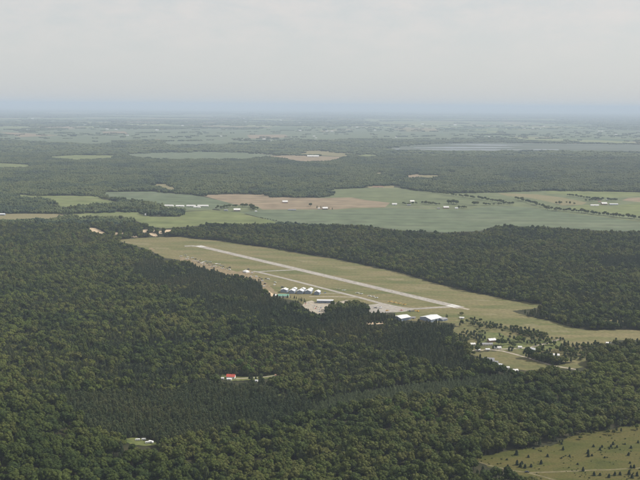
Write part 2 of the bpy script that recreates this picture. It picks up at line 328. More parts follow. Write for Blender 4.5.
PITS = [[(89, 228), (95.5, 227.8), (100, 230.3), (107, 233.6), (99, 234.3), (91, 232.2)], [(114.5, 232.5), (117.5, 232.2), (118.5, 234.6), (115.5, 235)], [(120.5, 233), (124, 232.6), (125.5, 234.8), (122, 235)],
        [(141.5, 230), (147, 229.5), (149.5, 231.6), (143, 232.8)], [(148.5, 233), (155, 233), (158.5, 235.5), (156, 237), (150, 235)], [(164, 230), (171.5, 229.8), (172.5, 232.2), (165, 233)], [(152.5, 230), (155, 230), (155.5, 232), (153, 232)], [(158, 231), (162.5, 231), (162.5, 233.5), (159, 234)], [(131, 235.6), (137.5, 236), (138.5, 237.6), (132, 237.2)]]
YOUNG = [(312, 409), (330, 399), (400, 388), (440, 383.5), (480, 379.5), (509, 376), (516, 380), (490, 385), (440, 390), (400, 394), (360, 399), (330, 406), (316, 412)]
YOUNG_PLANT = YOUNG[:7] + [(x, y + 8) for x, y in YOUNG[7:]]
PLANT = [(20, 392), (60, 396), (110, 397.5), (170, 394), (215, 386), (240, 382), (262, 386), (300, 400), (314, 411), (285, 426), (235, 434), (200, 441), (165, 447), (120, 440), (95, 436), (62, 408)]
DARKCON = [(258, 283), (300, 303), (330, 312), (380, 312), (400, 318), (452, 325), (455, 350), (470, 356), (500, 372), (440, 372), (380, 352), (320, 345), (260, 330), (200, 308), (160, 290), (130, 270), (150, 262), (210, 270)]
BROAD = [[(330, 405), (400, 395), (490, 386), (520, 378), (560, 366), (660, 362), (740, 362), (740, 412), (640, 424), (560, 440), (512, 450), (470, 460), (541, 482), (560, 560), (-90, 560), (-90, 380), (20, 385), (60, 408), (95, 437), (165, 448), (240, 436), (290, 428)]]
LIGHTB = [(555, 368), (600, 366), (640, 368), (740, 372), (740, 400), (640, 404), (600, 398), (570, 388)]

sheet('airfield_grass', AIRFIELD, M['airgrass'], .10, 3)
for nm, poly, mt in FIELDS: sheet(nm, poly, M[mt], .16 if mt not in ('brown', 'tan', 'sand') else .22)
sheet('marsh', MARSH, M['marsh'], .2)
wm, t, b = nt('lake_water'); b.inputs['Base Color'].default_value = (.13, .15, .16, 1); b.inputs['Roughness'].default_value = .4; b.inputs['Specular IOR Level'].default_value = .5
for k, poly in enumerate([[(412, 147.9), (440, 147.1), (482, 146.9), (520, 147.5), (500, 148.2), (450, 148.5)], [(418, 149.3), (470, 149.2), (525, 149.6), (505, 150.5), (440, 150.4)], [(440, 144.8), (480, 144.2), (530, 145), (500, 145.8)], [(392, 149), (402, 148.8), (402, 149.7), (393, 149.8)], [(530, 149.4), (556, 149.2), (556, 149.9), (534, 150)]]):
    sheet('lake', poly, wm, .5, 40)
sheet('meadow', MEADOW, M['meadow'], .06, 4)
sheet('hay_field', GRASS_H, M['scrub'], .10, 2); sheet('rough_grass', SCRUB, M['scrub'], .07, 3); sheet('lawn', LAWN1, M['lawn'], .13, 2)
sheet('clearing', TRAILER, M['lawn'], .5, 1.5); sheet('clearing', REDYARD, M['lawn'], .25, 1.5); sheet('glade', GLADE, M['lawn'], .25, 1); sheet('bare_strip', STRIPC, M['sand'], .15, 1.5); sheet('rough_grass', LIGHTPATCH, M['scrub'], .12, 3)
for p in PITS: sheet('sand_pit', p, M['sand'], .25, 2.5)
# airport pavement
def lerp2(a, b, k): return (a[0] + (b[0] - a[0]) * k, a[1] + (b[1] - a[1]) * k)
RW_A, RW_B = gp(197, 245.6), gp(461, 307.8)
rd = (RW_B - RW_A).normalized(); rn = Vector((-rd.y, rd.x, 0))
strip('runway', [RW_A, RW_B], 30, M['tarmac'], .22, px=False)
strip('stopway', [(459, 307.4), (469, 309.6)], 12, M['gravel'], .18)
strip('runway_turn_pad', [(184.5, 246.2), (192, 245.9), (200, 246.6)], 22, M['tarmac'], .19)
strip('taxiway', [(253, 271.2), (259, 272.2), (287, 279), (318, 287), (337, 291.9), (362, 298.2), (381, 303.4), (400, 307.4), (412, 309.2)], 14, M['tarmac'], .19)
strip('taxiway', [(255, 271.9), (273, 270.9), (297, 269.7)], 12, M['tarmac'], .20)
strip('taxiway', [(408, 308.6), (418, 308.7), (440, 307.3), (458, 306.6)], 15, M['tarmac'], .205)
sheet('apron', [(369, 305), (381, 303.4), (400, 307), (414, 309.5), (404, 311.8), (392, 312.5), (381, 313), (369, 313)], M['tarmac'], .17, 1)
sheet('car_park', [(305, 302), (312, 300.5), (318, 303.5), (333, 303.5), (346, 300), (352, 300.5), (336, 306), (327, 308), (325, 316), (313, 313), (302, 306)], M['gravel'], .15, 1)
strip('service_road', [(309, 296.6), (330, 296.6), (353, 297.2), (360, 297.6)], 7, M['gravel'], .15)
strip('service_road', [(316, 293.6), (331, 293.2), (342, 293.4)], 5, M['gravel'], .15)
sheet('trodden_ground', [(180, 256.5), (200, 261), (225, 268.5), (245, 274), (256, 276), (268, 284), (276, 292), (280, 298), (273, 297), (262, 291), (250, 280), (232, 277), (205, 269), (180, 263)], M['dirt'], .135, 4)
sheet('trodden_ground', [(236, 272), (246, 269.5), (256, 271.5), (250, 275.5), (240, 276)], M['dirt'], .15, 3)
sheet('sandy_patch', [(265, 291), (269, 291), (275, 295), (273, 297), (268, 296)], M['sand'], .165, 1.5)
sheet('sandy_patch', [(148, 247.5), (152, 247.8), (156, 250.5), (151, 250)], M['dirt'], .15, 2)
for (x, y) in [(160, 248), (120, 242), (140, 243.6), (225, 246), (305, 261), (345, 268), (395, 279), (420, 288), (480, 300), (530, 325), (558, 331), (487, 314)]:
    sheet('dry_grass_patch', [(x - 9, y - 1), (x + 8, y - .4), (x + 12, y + 1.4), (x - 4, y + 1)], M['tan'], .12, 5)
# painted runway markings
mk = MB()
def mark(s0, s1, w0, w1):
    p = [RW_A + rd * s + rn * w for s, w in ((s0, w0), (s1, w0), (s1, w1), (s0, w1))]
    mk.add([(q.x, q.y, .30) for q in p], [(0, 1, 2, 3)])
LEN = (RW_B - RW_A).length
for k in range(int(LEN / 50)): mark(90 + k * 50, 120 + k * 50, -.45, .45) if 120 + k * 50 < LEN - 90 else None
for e0, e1 in ((12, 42), (LEN - 42, LEN - 12)):
    for w in (-12, -9, -6, -3, 3, 6, 9, 12): mark(e0, e1, w - .9, w + .9)
mo = mk.build('runway_markings', M['markings']); tag(mo, kind='structure')
# village road and tracks
strip('village_road', [(440, 353.5), (455, 351.3), (475, 350.6), (490, 349.8), (503, 351), (528, 358), (552, 365.5), (576, 369.5)], 7, M['gravel'], .18, jitter=1)
strip('village_road', [(498, 349.3), (515, 348.8), (530, 347.5), (548, 343), (560, 339)], 6, M['gravel'], .17, jitter=1)
strip('meadow_track', [(460, 455.5), (473, 460.3), (490, 465.4), (512, 470.3), (528, 473), (548, 472.3), (576, 470.8), (610, 469.6), (660, 467.5), (720, 464)], 3.6, M['track'], .13, jitter=1.2)
strip('meadow_track', [(528, 473), (545, 477), (565, 483), (600, 500)], 4, M['track'], .12, jitter=1.2)
strip('driveway', [(236, 379), (250, 378), (266, 377), (281, 375)], 4.5, M['gravel'], .32, jitter=1)
strip('farm_road', [(385, 207.8), (412, 206.5), (435, 208.5)], 6, M['gravel'], .4)

# ------------------------------------------------------------------ tree models
def ico(c, r, sub=1, jit=.12, sq=1.0):
    bm = bmesh.new(); bmesh.ops.create_icosphere(bm, subdivisions=sub, radius=1)
    off = Vector((random.uniform(0, 99),) * 3)
    vs_ = [];
    for v in bm.verts:
        k = 1 + jit * 2 * mnoise.noise(v.co * 1.7 + off) + random.uniform(-jit, jit) * .5
        vs_.append(Vector((v.co.x * r * k, v.co.y * r * k, v.co.z * r * k * sq)) + c)
    fs = [tuple(v.index for v in f.verts) for f in bm.faces]; bm.free()
    return vs_, fs
def leafcards(mb, c, r, n, size, sq=1, up=0.0):
    for _ in range(n):
        d = Vector((random.gauss(0, 1), random.gauss(0, 1), random.gauss(up, 1))).normalized()
        p = c + Vector((d.x * r, d.y * r, d.z * r * sq)) * random.uniform(.85, 1.17)
        nn = (d + Vector((random.uniform(-1, 1), random.uniform(-1, 1), random.uniform(-.6, 1))) * .6).normalized()
        u = nn.orthogonal().normalized(); u.rotate(Matrix.Rotation(random.uniform(0, 6.3), 3, nn)); w = nn.cross(u); s = size * random.uniform(.6, 1.3)
        mb.add([p + u * s, p + w * s * .8, p - u * s * .9, p - w * s * .7], [(0, 1, 2, 3)])
def trunk_mesh(name, h, r, limbs=4, spread=2.5, base=.45):
    mb = MB(); mb.cyl((0, 0, -1), (0, 0, 1), r, h + 1, 7, r * .35)
    for k in range(limbs):
        a = k * 2.4 + random.random(); z = h * (base + .4 * k / max(1, limbs))
        mb.cyl((0, 0, z), (math.cos(a), math.sin(a), .9), r * .4, spread * 1.3, 5, r * .12)
    me = mb.mesh(name); me.materials.append(M['bark']); return me
def broad_crown(name, hgt, rad, lobes, mat, cards=34):
    mb = MB(); base = hgt * .28
    cz = (hgt + base) / 2; hz = (hgt - base) / 2
    L_ = [(Vector((0, 0, cz)), rad * .62)]
    for k in range(lobes):
        a = k * 2.39996 + random.uniform(-.3, .3); e = -0.45 + 1.35 * (k + .5) / lobes
        q = math.sqrt(max(0, 1 - min(.98, abs(e)) ** 2))
        L_.append((Vector((math.cos(a) * rad * .66 * q, math.sin(a) * rad * .66 * q, cz + hz * .66 * e)), rad * random.uniform(.32, .50)))
    for c, r in L_:
        mb.add(*ico(c, r * .96, 2, .2, .85)); leafcards(mb, c, r, int(cards * 1.35 * (r / (rad * .4)) ** 1.3), .6, .85, .35)
    me = mb.mesh(name); me.materials.append(mat); return me
def conifer_crown(name, hgt, rad, tiers, mat, blunt=.0, base=.14, pts=8):
    mb = MB(); z0 = hgt * base
    for k in range(tiers):
        f = k / tiers; zc = z0 + (hgt - z0) * f; zt = z0 + (hgt - z0) * min(1, f + 1.9 / tiers)
        prof = (1 - f) ** (.85 - .45 * blunt) if blunt else (1 - f) ** .9
        r = rad * max(.10, prof); ph = random.uniform(0, 6.3)
        vs_ = [(random.uniform(-.1, .1), random.uniform(-.1, .1), zt)]
        n = pts * 2
        for i in range(n):
            a = ph + 2 * math.pi * i / n; q = r * (random.uniform(.8, 1.2) if i % 2 == 0 else random.uniform(.38, .62))
            vs_.append((math.cos(a) * q, math.sin(a) * q, zc + random.uniform(-.25, .25) - (0.05 * r if i % 2 == 0 else -.12 * r)))
        mb.add(vs_, [(0, 1 + i, 1 + (i + 1) % n) for i in range(n)])
        for _ in range(max(3, int(14 * prof))):
            a = random.uniform(0, 6.3); q = r * random.uniform(.55, 1.05); s = random.uniform(.25, .5)
            p = Vector((math.cos(a) * q, math.sin(a) * q, zc + (zt - zc) * .30 * (1 - q / r) + random.uniform(0, .3)))
            u = Vector((math.cos(a), math.sin(a), -.25)) * s * 1.5; w = Vector((-math.sin(a), math.cos(a), random.uniform(-.5, .5))) * s
            mb.add([p - u, p + w, p + u, p - w], [(0, 1, 2, 3)])
    me = mb.mesh(name); me.materials.append(mat); return me
def joined(name, crown, trunk):
    v = [tuple(x.co) for x in crown.vertices] + [tuple(x.co) for x in trunk.vertices]; n = len(crown.vertices)
    f = [tuple(p.vertices) for p in crown.polygons] + [tuple(i + n for i in p.vertices) for p in trunk.polygons]
    me = bpy.data.meshes.new(name); me.from_pydata(v, [], f)
    me.materials.append(crown.materials[0]); me.materials.append(trunk.materials[0])
    me.polygons.foreach_set('material_index', [0] * len(crown.polygons) + [1] * len(trunk.polygons)); me.update(); return me
SP = {'broad': [], 'light': [], 'conifer': [], 'pine': [], 'young': [], 'cluster': [], 'juniper': []}     # (crown, trunk, height)
for k in range(6):
    h, r = [(16, 6.2), (18, 7.0), (14.5, 5.4), (19, 6.2), (15, 6.6), (17, 5.2)][k]
    SP['broad'].append((broad_crown('crown', h, r, 10 + k % 3, M['leaf']), trunk_mesh('trunk', h * .7, .34), h))
for k in range(3):
    h, r = [(15, 5.8), (16, 6.4), (13, 5.0)][k]
    SP['light'].append((broad_crown('crown', h, r, 12, M['leaf_light']), trunk_mesh('trunk', h * .7, .3), h))
for k in range(5):
    h, r = [(17, 3.5), (18, 3.8), (15, 3.3), (19, 3.5), (15, 3.9)][k]
    SP['conifer'].append((conifer_crown('crown', h, r, 11, M['needle'], .25), trunk_mesh('trunk', h * .8, .24, 0), h))
for k in range(4):
    h, r = [(15, 3.1), (16, 3.5), (14, 3.0), (17, 3.3)][k]
    SP['pine'].append((conifer_crown('crown', h, r, 7, M['needle'], 1.25, .30, 7), trunk_mesh('trunk', h * .8, .22, 0), h))
for k in range(3):
    h, r = [(6.5, 2.2), (7.5, 2.4), (6, 2.0)][k]
    SP['young'].append((conifer_crown('crown', h, r, 6, M['needle_grey'], .7, .08, 7), trunk_mesh('trunk', h * .7, .14, 0), h))
for k in range(4):
    h, r = [(6.0, 2.6), (4.2, 2.2), (7.0, 2.7), (3.2, 2.0)][k]
    SP['juniper'].append((conifer_crown('crown', h, r, 7, M['juniper'], .6, .02, 8), trunk_mesh('trunk', h * .6, .16, 0), h))
CLUST = []
for k in range(6):
    mb = MB()
    for q in range(17):
        h = random.uniform(12, 19); r = random.uniform(4.2, 7.0)
        c = Vector((random.uniform(-21, 21), random.uniform(-21, 21), h - r * .95))
        mb.add(*ico(c, r, 1, .22, random.uniform(.8, 1.25))); mb.add([c + Vector((r * .8, 0, -r * .4)), c + Vector((-r * .5, r * .7, -r * .4)), c + Vector((-r * .5, -r * .7, -r * .4)), c + Vector((0, 0, -h))], [(0, 3, 1), (1, 3, 2), (2, 3, 0)])
    me = mb.mesh('canopy_clump'); me.materials.append(M['farleaf']); CLUST.append(me)
def bank(name, meshes):
    c = bpy.data.collections.new(name)          # source models, never linked to the scene
    for i, me in enumerate(meshes): c.objects.link(bpy.data.objects.new('%s_%02d' % (name, i), me))
    return c
BANKS = {k: bank('model_' + k, [joined('tree', a, b_) for a, b_, h in SP[k]]) for k in ('broad', 'light', 'conifer', 'pine', 'young')}
BANKS['cluster'] = bank('model_cluster', CLUST)
def scatter(name, key, P, idx, S, rot, label, cat):
    me = bpy.data.meshes.new(name); me.vertices.add(len(P)); me.vertices.foreach_set('co', np.asarray(P, np.float32).ravel())
    for an, ty, dat in (('idx', 'INT', idx), ('rot', 'FLOAT', rot)):
        me.attributes.new(an, ty, 'POINT').data.foreach_set('value', np.asarray(dat, np.int32 if ty == 'INT' else np.float32))
    me.attributes.new('scl', 'FLOAT_VECTOR', 'POINT').data.foreach_set('vector', np.asarray(S, np.float32).ravel())
    me.update(); o = link(name, me); tag(o, label, cat, kind='stuff')
    g = bpy.data.node_groups.new(name, 'GeometryNodeTree'); N = g.nodes.new
    g.interface.new_socket('Geometry', in_out='INPUT', socket_type='NodeSocketGeometry'); g.interface.new_socket('Geometry', in_out='OUTPUT', socket_type='NodeSocketGeometry')
    gi, go, ip, ci = N('NodeGroupInput'), N('NodeGroupOutput'), N('GeometryNodeInstanceOnPoints'), N('GeometryNodeCollectionInfo')
    ci.inputs['Collection'].default_value = BANKS[key]; ci.inputs['Separate Children'].default_value = True; ci.inputs['Reset Children'].default_value = True
    ip.inputs['Pick Instance'].default_value = True
    def na(nm, ty):
        n = N('GeometryNodeInputNamedAttribute'); n.data_type = ty; n.inputs[0].default_value = nm; return n.outputs[0]
    cx = N('ShaderNodeCombineXYZ'); ln = g.links.new
    ln(na('rot', 'FLOAT'), cx.inputs[2]); ln(cx.outputs[0], ip.inputs['Rotation'])
    ln(gi.outputs[0], ip.inputs['Points']); ln(ci.outputs[0], ip.inputs['Instance']); ln(na('idx', 'INT'), ip.inputs['Instance Index']); ln(na('scl', 'FLOAT_VECTOR'), ip.inputs['Scale'])
    ln(ip.outputs[0], go.inputs[0]); md = o.modifiers.new('scatter', 'NODES'); md.node_group = g; return o
def tree(name, key, i, loc, s, rz, label, cat, group=None):
    c, tk, h = SP[key][i]; r = empty(name, loc, rz); r.scale = s
    for nm, me in (('crown', c), ('trunk', tk)):
        o = bpy.data.objects.new(nm, me); COL.objects.link(o); o.parent = r
    return tag(r, label, cat, group)

# ------------------------------------------------------------------ the forest: where trees stand
OPEN = [AIRFIELD, MARSH, MEADOW, GRASS_H, TRAILER, REDYARD, GLADE, STRIPC, LAWN1] + [f[1] for f in FIELDS] + PITS
MIDFARM = [(331, 189), (395, 187.3), (420, 191), (450, 193.5), (497, 192.5), (545, 190.8), (640, 192.3), (720, 194), (720, 235), (605, 230), (495, 225), (365, 224), (300, 220), (262, 216), (256, 211), (260, 206), (331, 196)]
SHEDS = [(160, 202), (212, 203), (212, 210), (186, 211), (180, 208), (162, 208)]
GROVE = [(217, 208), (228, 205), (262, 206), (262, 213), (240, 214), (222, 212)]
for p in (MIDFARM, SHEDS, GROVE): sheet('pasture', p, M['crop_a'], .13)
OPEN += [MIDFARM, SHEDS, GROVE, YOUNG]
OPEN += [[(302, 300), (326, 300), (326, 312), (313, 312)]]
def grid(y0, y1, step, xm, jit=.42):
    xs = np.arange(-xm, xm, step); ys = np.arange(y0, y1, step)
    X, Y = np.meshgrid(xs, ys); X = X + RNG.uniform(-jit, jit, X.shape) * step + (np.arange(len(ys)) % 2)[:, None] * step * .5; Y = Y + RNG.uniform(-jit, jit, Y.shape) * step
    x, y = X.ravel(), Y.ravel(); k = np.abs(x) < .47 * y + 60
    return x[k], y[k]
def blocked(x, y, h, polys=OPEN):
    z = H(x, y); bad = np.zeros(x.shape, bool)
    for f in (0, .45, .85):
        px, py = proj(x, y, z + h * f)
        for p in polys:
            xs_, ys_ = [q[0] for q in p], [q[1] for q in p]
            k = (px > min(xs_)) & (px < max(xs_)) & (py > min(ys_)) & (py < max(ys_)) & ~bad
            if k.any():
                w = np.where(k)[0]; bad[w] |= inpoly(px[w], py[w], p)
    return bad
def vnoise(x, y, s, seed=0):
    return np.array([mnoise.noise((a / s, b / s, seed * 7.3)) for a, b in zip(x, y)])
NEAR_END = 3750.0
def canopy_kind(px, py, nz):
    """0 none-yet, returns share of conifers 0..1"""
    c = np.full(px.shape, .45); c[(py > 226) & (px > 190) & (py < 300)] = .45
    c[(py > 240) & (py < 345) & (px < 250)] = .38
    c[inpoly(px, py, DARKCON)] = .94
    for p in BROAD: c[inpoly(px, py, p)] = .10
    c[inpoly(px, py, [(0, 345), (200, 340), (450, 372), (450, 384), (330, 400), (230, 380), (20, 392)])] = .5
    c[inpoly(px, py, [(595, 258), (660, 256), (720, 262), (720, 274), (640, 272), (600, 268)])] = .95
    return np.clip(c + nz * .55, 0, 1)
pool = {k: [] for k in ('broad', 'light', 'conifer', 'pine', 'young')}   # rows: x y z idx s sz rot
def put(key, x, y, hs, nidx, smin=.8, smax=1.2, zf=1.0):
    n = len(x); s = smin + (smax - smin) * RNG.beta(1.6, 2.0, n) ; sz = s * RNG.uniform(.82, 1.2, n) * zf * (1 + (.45 * vnoise(x, y, 34, 9) if key != 'young' else 0))
    pool[key].append(np.stack([x, y, H(x, y), RNG.integers(0, nidx, n), s, sz, RNG.uniform(0, 6.28, n)], 1))
EXCL_ALL = [PLANT, YOUNG, SCRUB, LIGHTPATCH]
bx_, by_ = grid(900, NEAR_END, 7.5, 2200, .47)
px, py = proj(bx_, by_, H(bx_, by_)); nz = vnoise(bx_, by_, 130)
share = canopy_kind(px, py, nz); rr = RNG.random(len(bx_))
ok = ~blocked(bx_, by_, 17.)
for p in EXCL_ALL: ok &= ~inpoly(px, py, p)
ok &= (vnoise(bx_, by_, 24, 4) > -.34) & (RNG.random(len(bx_)) > .08); isb = ok & (rr > share); lt = inpoly(px, py, LIGHTB) | ((vnoise(bx_, by_, 60, 3) > .02) & (py < 350)) | ((vnoise(bx_, by_, 60, 3) > .4) & (py < 400))
k = isb & ~lt; put('broad', bx_[k], by_[k], 17, 6, .45, 1.4)
k = isb & lt; put('light', bx_[k], by_[k], 15, 3, .5, 1.25)
cx_, cy_ = grid(900, NEAR_END, 5.6, 2200)
px, py = proj(cx_, cy_, H(cx_, cy_)); nz = vnoise(cx_, cy_, 130)
share = canopy_kind(px, py, nz); rr = RNG.random(len(cx_))
ok = ~blocked(cx_, cy_, 17.)
for p in EXCL_ALL: ok &= ~inpoly(px, py, p)
ok &= (vnoise(cx_, cy_, 24, 4) > -.40) & (RNG.random(len(cx_)) > .08); isc = ok & (rr < share * 1.05); pn = RNG.random(len(cx_)) < .68
k = isc & pn; put('pine', cx_[k], cy_[k], 15, 4, .7, 1.3, .95)
k = isc & ~pn; put('conifer', cx_[k], cy_[k], 17, 5, .6, 1.12, .92)
# pine plantation in rows, and the young stand beyond it
def rows(poly, step, along, key, n, smin, smax, jit, hh, zf=1.0):
    w = [gp(*q) for q in poly]; x0, x1 = min(q.x for q in w), max(q.x for q in w); y0, y1 = min(q.y for q in w), max(q.y for q in w)
    cx, cy = (x0 + x1) / 2, (y0 + y1) / 2; rad = math.hypot(x1 - x0, y1 - y0) / 2
    u, v = np.meshgrid(np.arange(-rad, rad, step * .82), np.arange(-rad, rad, step)); u = u.ravel() + RNG.normal(0, jit, u.size); v = v.ravel() + RNG.normal(0, jit, v.size)
    x = cx + u * math.cos(along) - v * math.sin(along); y = cy + u * math.sin(along) + v * math.cos(along)
    px, py = proj(x, y, H(x, y)); k = inpoly(px, py, poly) & ~blocked(x, y, hh, [p for p in OPEN if p is not YOUNG]) & (RNG.random(len(x)) > .03)
    put(key, x[k], y[k], hh, n, smin, smax, zf)
rows(PLANT, 7.4, R(72), 'pine', 4, .8, 1.4, .8, 15., .85); rows(YOUNG_PLANT, 4.8, R(72), 'young', 3, .8, 1.75, .6, 7., .95)
# scrubland by the village: loose conifers and bushes
sx_, sy_ = grid(1500, 2700, 8.0, 1400); px, py = proj(sx_, sy_, H(sx_, sy_))
dens = np.where(inpoly(px, py, SCRUB), .17, 0.)
for p, q in (([(512, 326), (545, 332), (546, 338), (520, 337), (510, 331)], 1), ([(450, 334), (470, 334), (487, 341), (486, 347), (468, 350), (450, 350)], .8), ([(490, 349), (502, 350), (552, 362), (560, 358), (530, 352), (508, 346)], .8), ([(463, 318), (512, 325), (514, 331), (480, 329), (460, 324)], .5),
             ([(540, 336.5), (563, 338), (563, 341), (540, 341)], .8), ([(560, 346), (600, 344), (596, 352), (590, 361), (556, 360), (545, 354)], .75), ([(515, 338), (540, 340), (560, 343), (556, 347), (520, 344)], .35)):
    dens = np.maximum(dens, np.where(inpoly(px, py, p), q, 0))
dens = np.where(inpoly(px, py, LIGHTPATCH), .3, dens)
HOUSES_PX = [(492, 340), (487, 344.5), (472.5, 344), (531.5, 351), (489, 360.5), (495, 362.5), (499, 365.5), (507, 368), (513.5, 371), (556, 356), (503, 347), (461.5, 318.5), (520, 347.5)]
hb = np.zeros(len(px), bool)
for f in (0, .5, .9):
    qx, qy = proj(sx_, sy_, H(sx_, sy_) + 12 * f)
    for a, c in HOUSES_PX: hb |= (np.abs(qx - a) < 5.2) & (np.abs(qy - c + .8) < 2.6)
    hb |= (np.abs(qy - np.interp(qx, [440, 455, 475, 490, 503, 528, 552, 576], [353.5, 351.3, 350.6, 349.8, 351, 358, 365.5, 369.5])) < .8) & (RNG.random(len(qx)) < .8)
ok = (RNG.random(len(px)) < dens) & ~blocked(sx_, sy_, 3., [AIRFIELD, GRASS_H]) & ~hb; cc = RNG.random(len(px)) < .6
k = ok & cc; put('pine', sx_[k], sy_[k], 15, 4, .7, 1.25, .58); k = ok & ~cc; put('broad', sx_[k], sy_[k], 15, 6, .45, .85, .8)
# loose trees thinning out along the top edge of the meadow
mx_, my_ = grid(1200, 1700, 8, 800); px, py = proj(mx_, my_, H(mx_, my_)); k = inpoly(px, py, [(545, 447), (582, 431), (640, 422), (720, 410), (720, 424), (640, 433), (600, 436), (570, 442)]) & (RNG.random(len(px)) < .30)
kk = k & (RNG.random(len(px)) < .6); put('pine', mx_[kk], my_[kk], 10, 4, .5, .95, .65); kk = k & ~kk; put('broad', mx_[kk], my_[kk], 10, 6, .3, .6)
pool = {k: np.concatenate(v) for k, v in pool.items() if v}
# ankle-high shrubs and weeds of the meadow
qx, qy = grid(1150, 1650, 7, 900); px, py = proj(qx, qy, 0 * qx); k = inpoly(px, py, MEADOW) & (vnoise(qx, qy, 30, 31) + RNG.normal(0, .25, len(qx)) > .30); n = int(k.sum()); ss = RNG.uniform(.08, .24, n)
scatter('meadow_shrubs', 'broad', np.stack([qx[k], qy[k], 0 * qx[k] - .5], 1), RNG.integers(0, 6, n), np.stack([ss, ss, ss * .55], 1), RNG.uniform(0, 6.28, n), 'low shrubs and weeds dotted over the bottom right meadow', 'shrubs')

# nearest trees in view become things of their own, the rest one mass for each kind
ZL = lambda x: ['far left', 'left', 'centre left', 'centre right', 'right', 'far right'][min(5, max(0, int(x / 107)))]
KINDS = {'broad': ('broadleaf_tree', 'round crowned green broadleaf tree in the forest along the bottom %s of the picture', 'tree'),
         'conifer': ('spruce_tree', 'slender dark spruce rising from the near forest in the %s of the picture', 'tree'),
         'pine': ('pine_tree', 'dark round topped pine in the near plantation in the %s of the picture', 'tree'),
         'light': ('pale_broadleaf_tree', 'pale green broadleaf tree in the woods in the %s of the picture', 'tree'),
         'young': ('young_pine_tree', 'low grey green young pine in the pale stand in the %s of the picture', 'tree')}
STUFF = {'broad': ('broadleaf_forest', 'dense green broadleaf forest canopy'), 'conifer': ('spruce_forest', 'dark spruce forest in front of the airfield'), 'pine': ('pine_forest', 'dark pine forest and plantation rows'),
         'light': ('pale_broadleaf_forest', 'pale green broadleaf canopy'), 'young': ('young_pine_stand', 'pale grey green stand of low young pines')}
for key, A in pool.items():
    px, py = proj(A[:, 0], A[:, 1], A[:, 2] + 12); dist = np.hypot(A[:, 0], A[:, 1])
    vis = (px > 2) & (px < 638) & (py > 2) & (py < 478)
    order = np.argsort(np.where(vis, dist, 1e9))[:300]; sel = np.zeros(len(A), bool); sel[order] = True; sel &= vis
    nm, lb, ct = KINDS[key]
    for i in np.where(sel)[0]:
        x, y, z, q, s, sz, rt = A[i]; l = lb % ZL(px[i])
        tree(nm, key, int(q), (x, y, z), (s, s, sz), rt, l, ct, nm.replace('_', ' ') + 's in the ' + ZL(px[i]) + ' of the near forest')
    B = A[~sel]
    scatter(STUFF[key][0], key, B[:, :3], B[:, 3], np.stack([B[:, 4], B[:, 4], B[:, 5]], 1), B[:, 6], STUFF[key][1], 'forest')
# mid-distance and far woods
def far_wood(name, y0, y1, step, sc_xy, sc_z, cond, label, block=True):
    x, y = grid(y0, y1, step, .5 * y1, .4); px, py = proj(x, y, 0 * x); k = (~blocked(x, y, 13. * sc_z) if block else True) & cond(x, y, px, py); x, y = x[k], y[k]; n = len(x)
    s = RNG.uniform(.85, 1.15, n) * sc_xy
    scatter(name, 'cluster', np.stack([x, y, 0 * x - .5], 1), RNG.integers(0, 6, n), np.stack([s, s, RNG.uniform(.72, 1.2, n) * sc_z * (1 + .35 * vnoise(x, y, 110, 23))], 1), RNG.uniform(0, 6.28, n), label, 'forest')
far_wood('mid_distance_woods', NEAR_END, 9200, 33, 1.0, 1.0, lambda x, y, px, py: ~inpoly(px, py, [(100, 192), (160, 191), (160, 199), (110, 198)]) & (vnoise(x, y * .7, 90, 21) + .6 * vnoise(x, y, 40, 22) < .46), 'hazy wooded belt beyond the farm fields')
def farcond(x, y, px, py):
    n = vnoise(x * .32, y * .6, 1300, 5) + .5 * vnoise(x * .4, y * .7, 480, 6)
    th = np.interp(y, [9000, 11500, 13000, 16000, 25000, 45000], [-2, -.9, .2, .16, .1, 0])
    return n > th
def far_lines(x, y, px, py):
    a = vnoise(x * .96 + y * .25, y * .1, 420, 12); b_ = vnoise(y * .96 - x * .25, x * .1, 520, 13)
    return (np.abs(b_) < .009) & (py < 146) & ~inpoly(px, py, MARSH)
far_wood('far_tree_lines', 12300, 26000, 70, 1.9, .95, far_lines, 'faint tree lines and clumps between the far fields', block=False)
far_wood('far_woods', 9200, 20000, 110, 3.3, 1.05, farcond, 'hazy blue woods on the far plain')
far_wood('horizon_woods', 20000, 70000, 360, 10.5, 1.3, farcond, 'faint blue woods below the horizon')

# ------------------------------------------------------------------ hedgerow and field trees
def hedge(pts, n, name, key, label, group, s=(.55, .9), jit=4, cat='tree'):
    if name == 'hedgerow_tree': n = int(n * 1.6); s = (s[0] * 1.3, s[1] * 1.3)
    if name in ('farmyard_tree', 'field_tree'): n = int(n * 1.5); s = (s[0] * 1.3, s[1] * 1.25); jit *= 1.3
    P = [gp(*p) for p in pts]; seg = [(b - a).length for a, b in zip(P, P[1:])]; T = sum(seg)
    for k in range(n):
        d = (k + random.uniform(.2, .8)) / n * T; i = 0
        while i < len(seg) - 1 and d > seg[i]: d -= seg[i]; i += 1
        p = P[i].lerp(P[i + 1], d / seg[i]) + Vector((random.uniform(-jit, jit), random.uniform(-jit, jit), 0)); q = random.uniform(*s)
        p.z = float(H(p.x, p.y)); tree(name, key, random.randrange(len(SP[key])), p, (q * random.uniform(.9, 1.3),) * 2 + (q,), random.uniform(0, 6.3), label, cat, group)
hedge([(545, 209.8), (560, 211), (580, 212.6), (605, 215.8), (640, 219.5), (665, 222)], 44, 'hedgerow_tree', 'broad', 'bushy tree in the hedgerow below the bright green field at right', 'hedgerow trees at right', (.6, 1.05), 10)
hedge([(515, 199), (530, 203), (540, 206.5), (548, 208.5)], 16, 'hedgerow_tree', 'broad', 'bushy tree in the hedgerow running down to the big field at right', 'hedgerow trees beside the dry field', (.6, 1.0), 9)
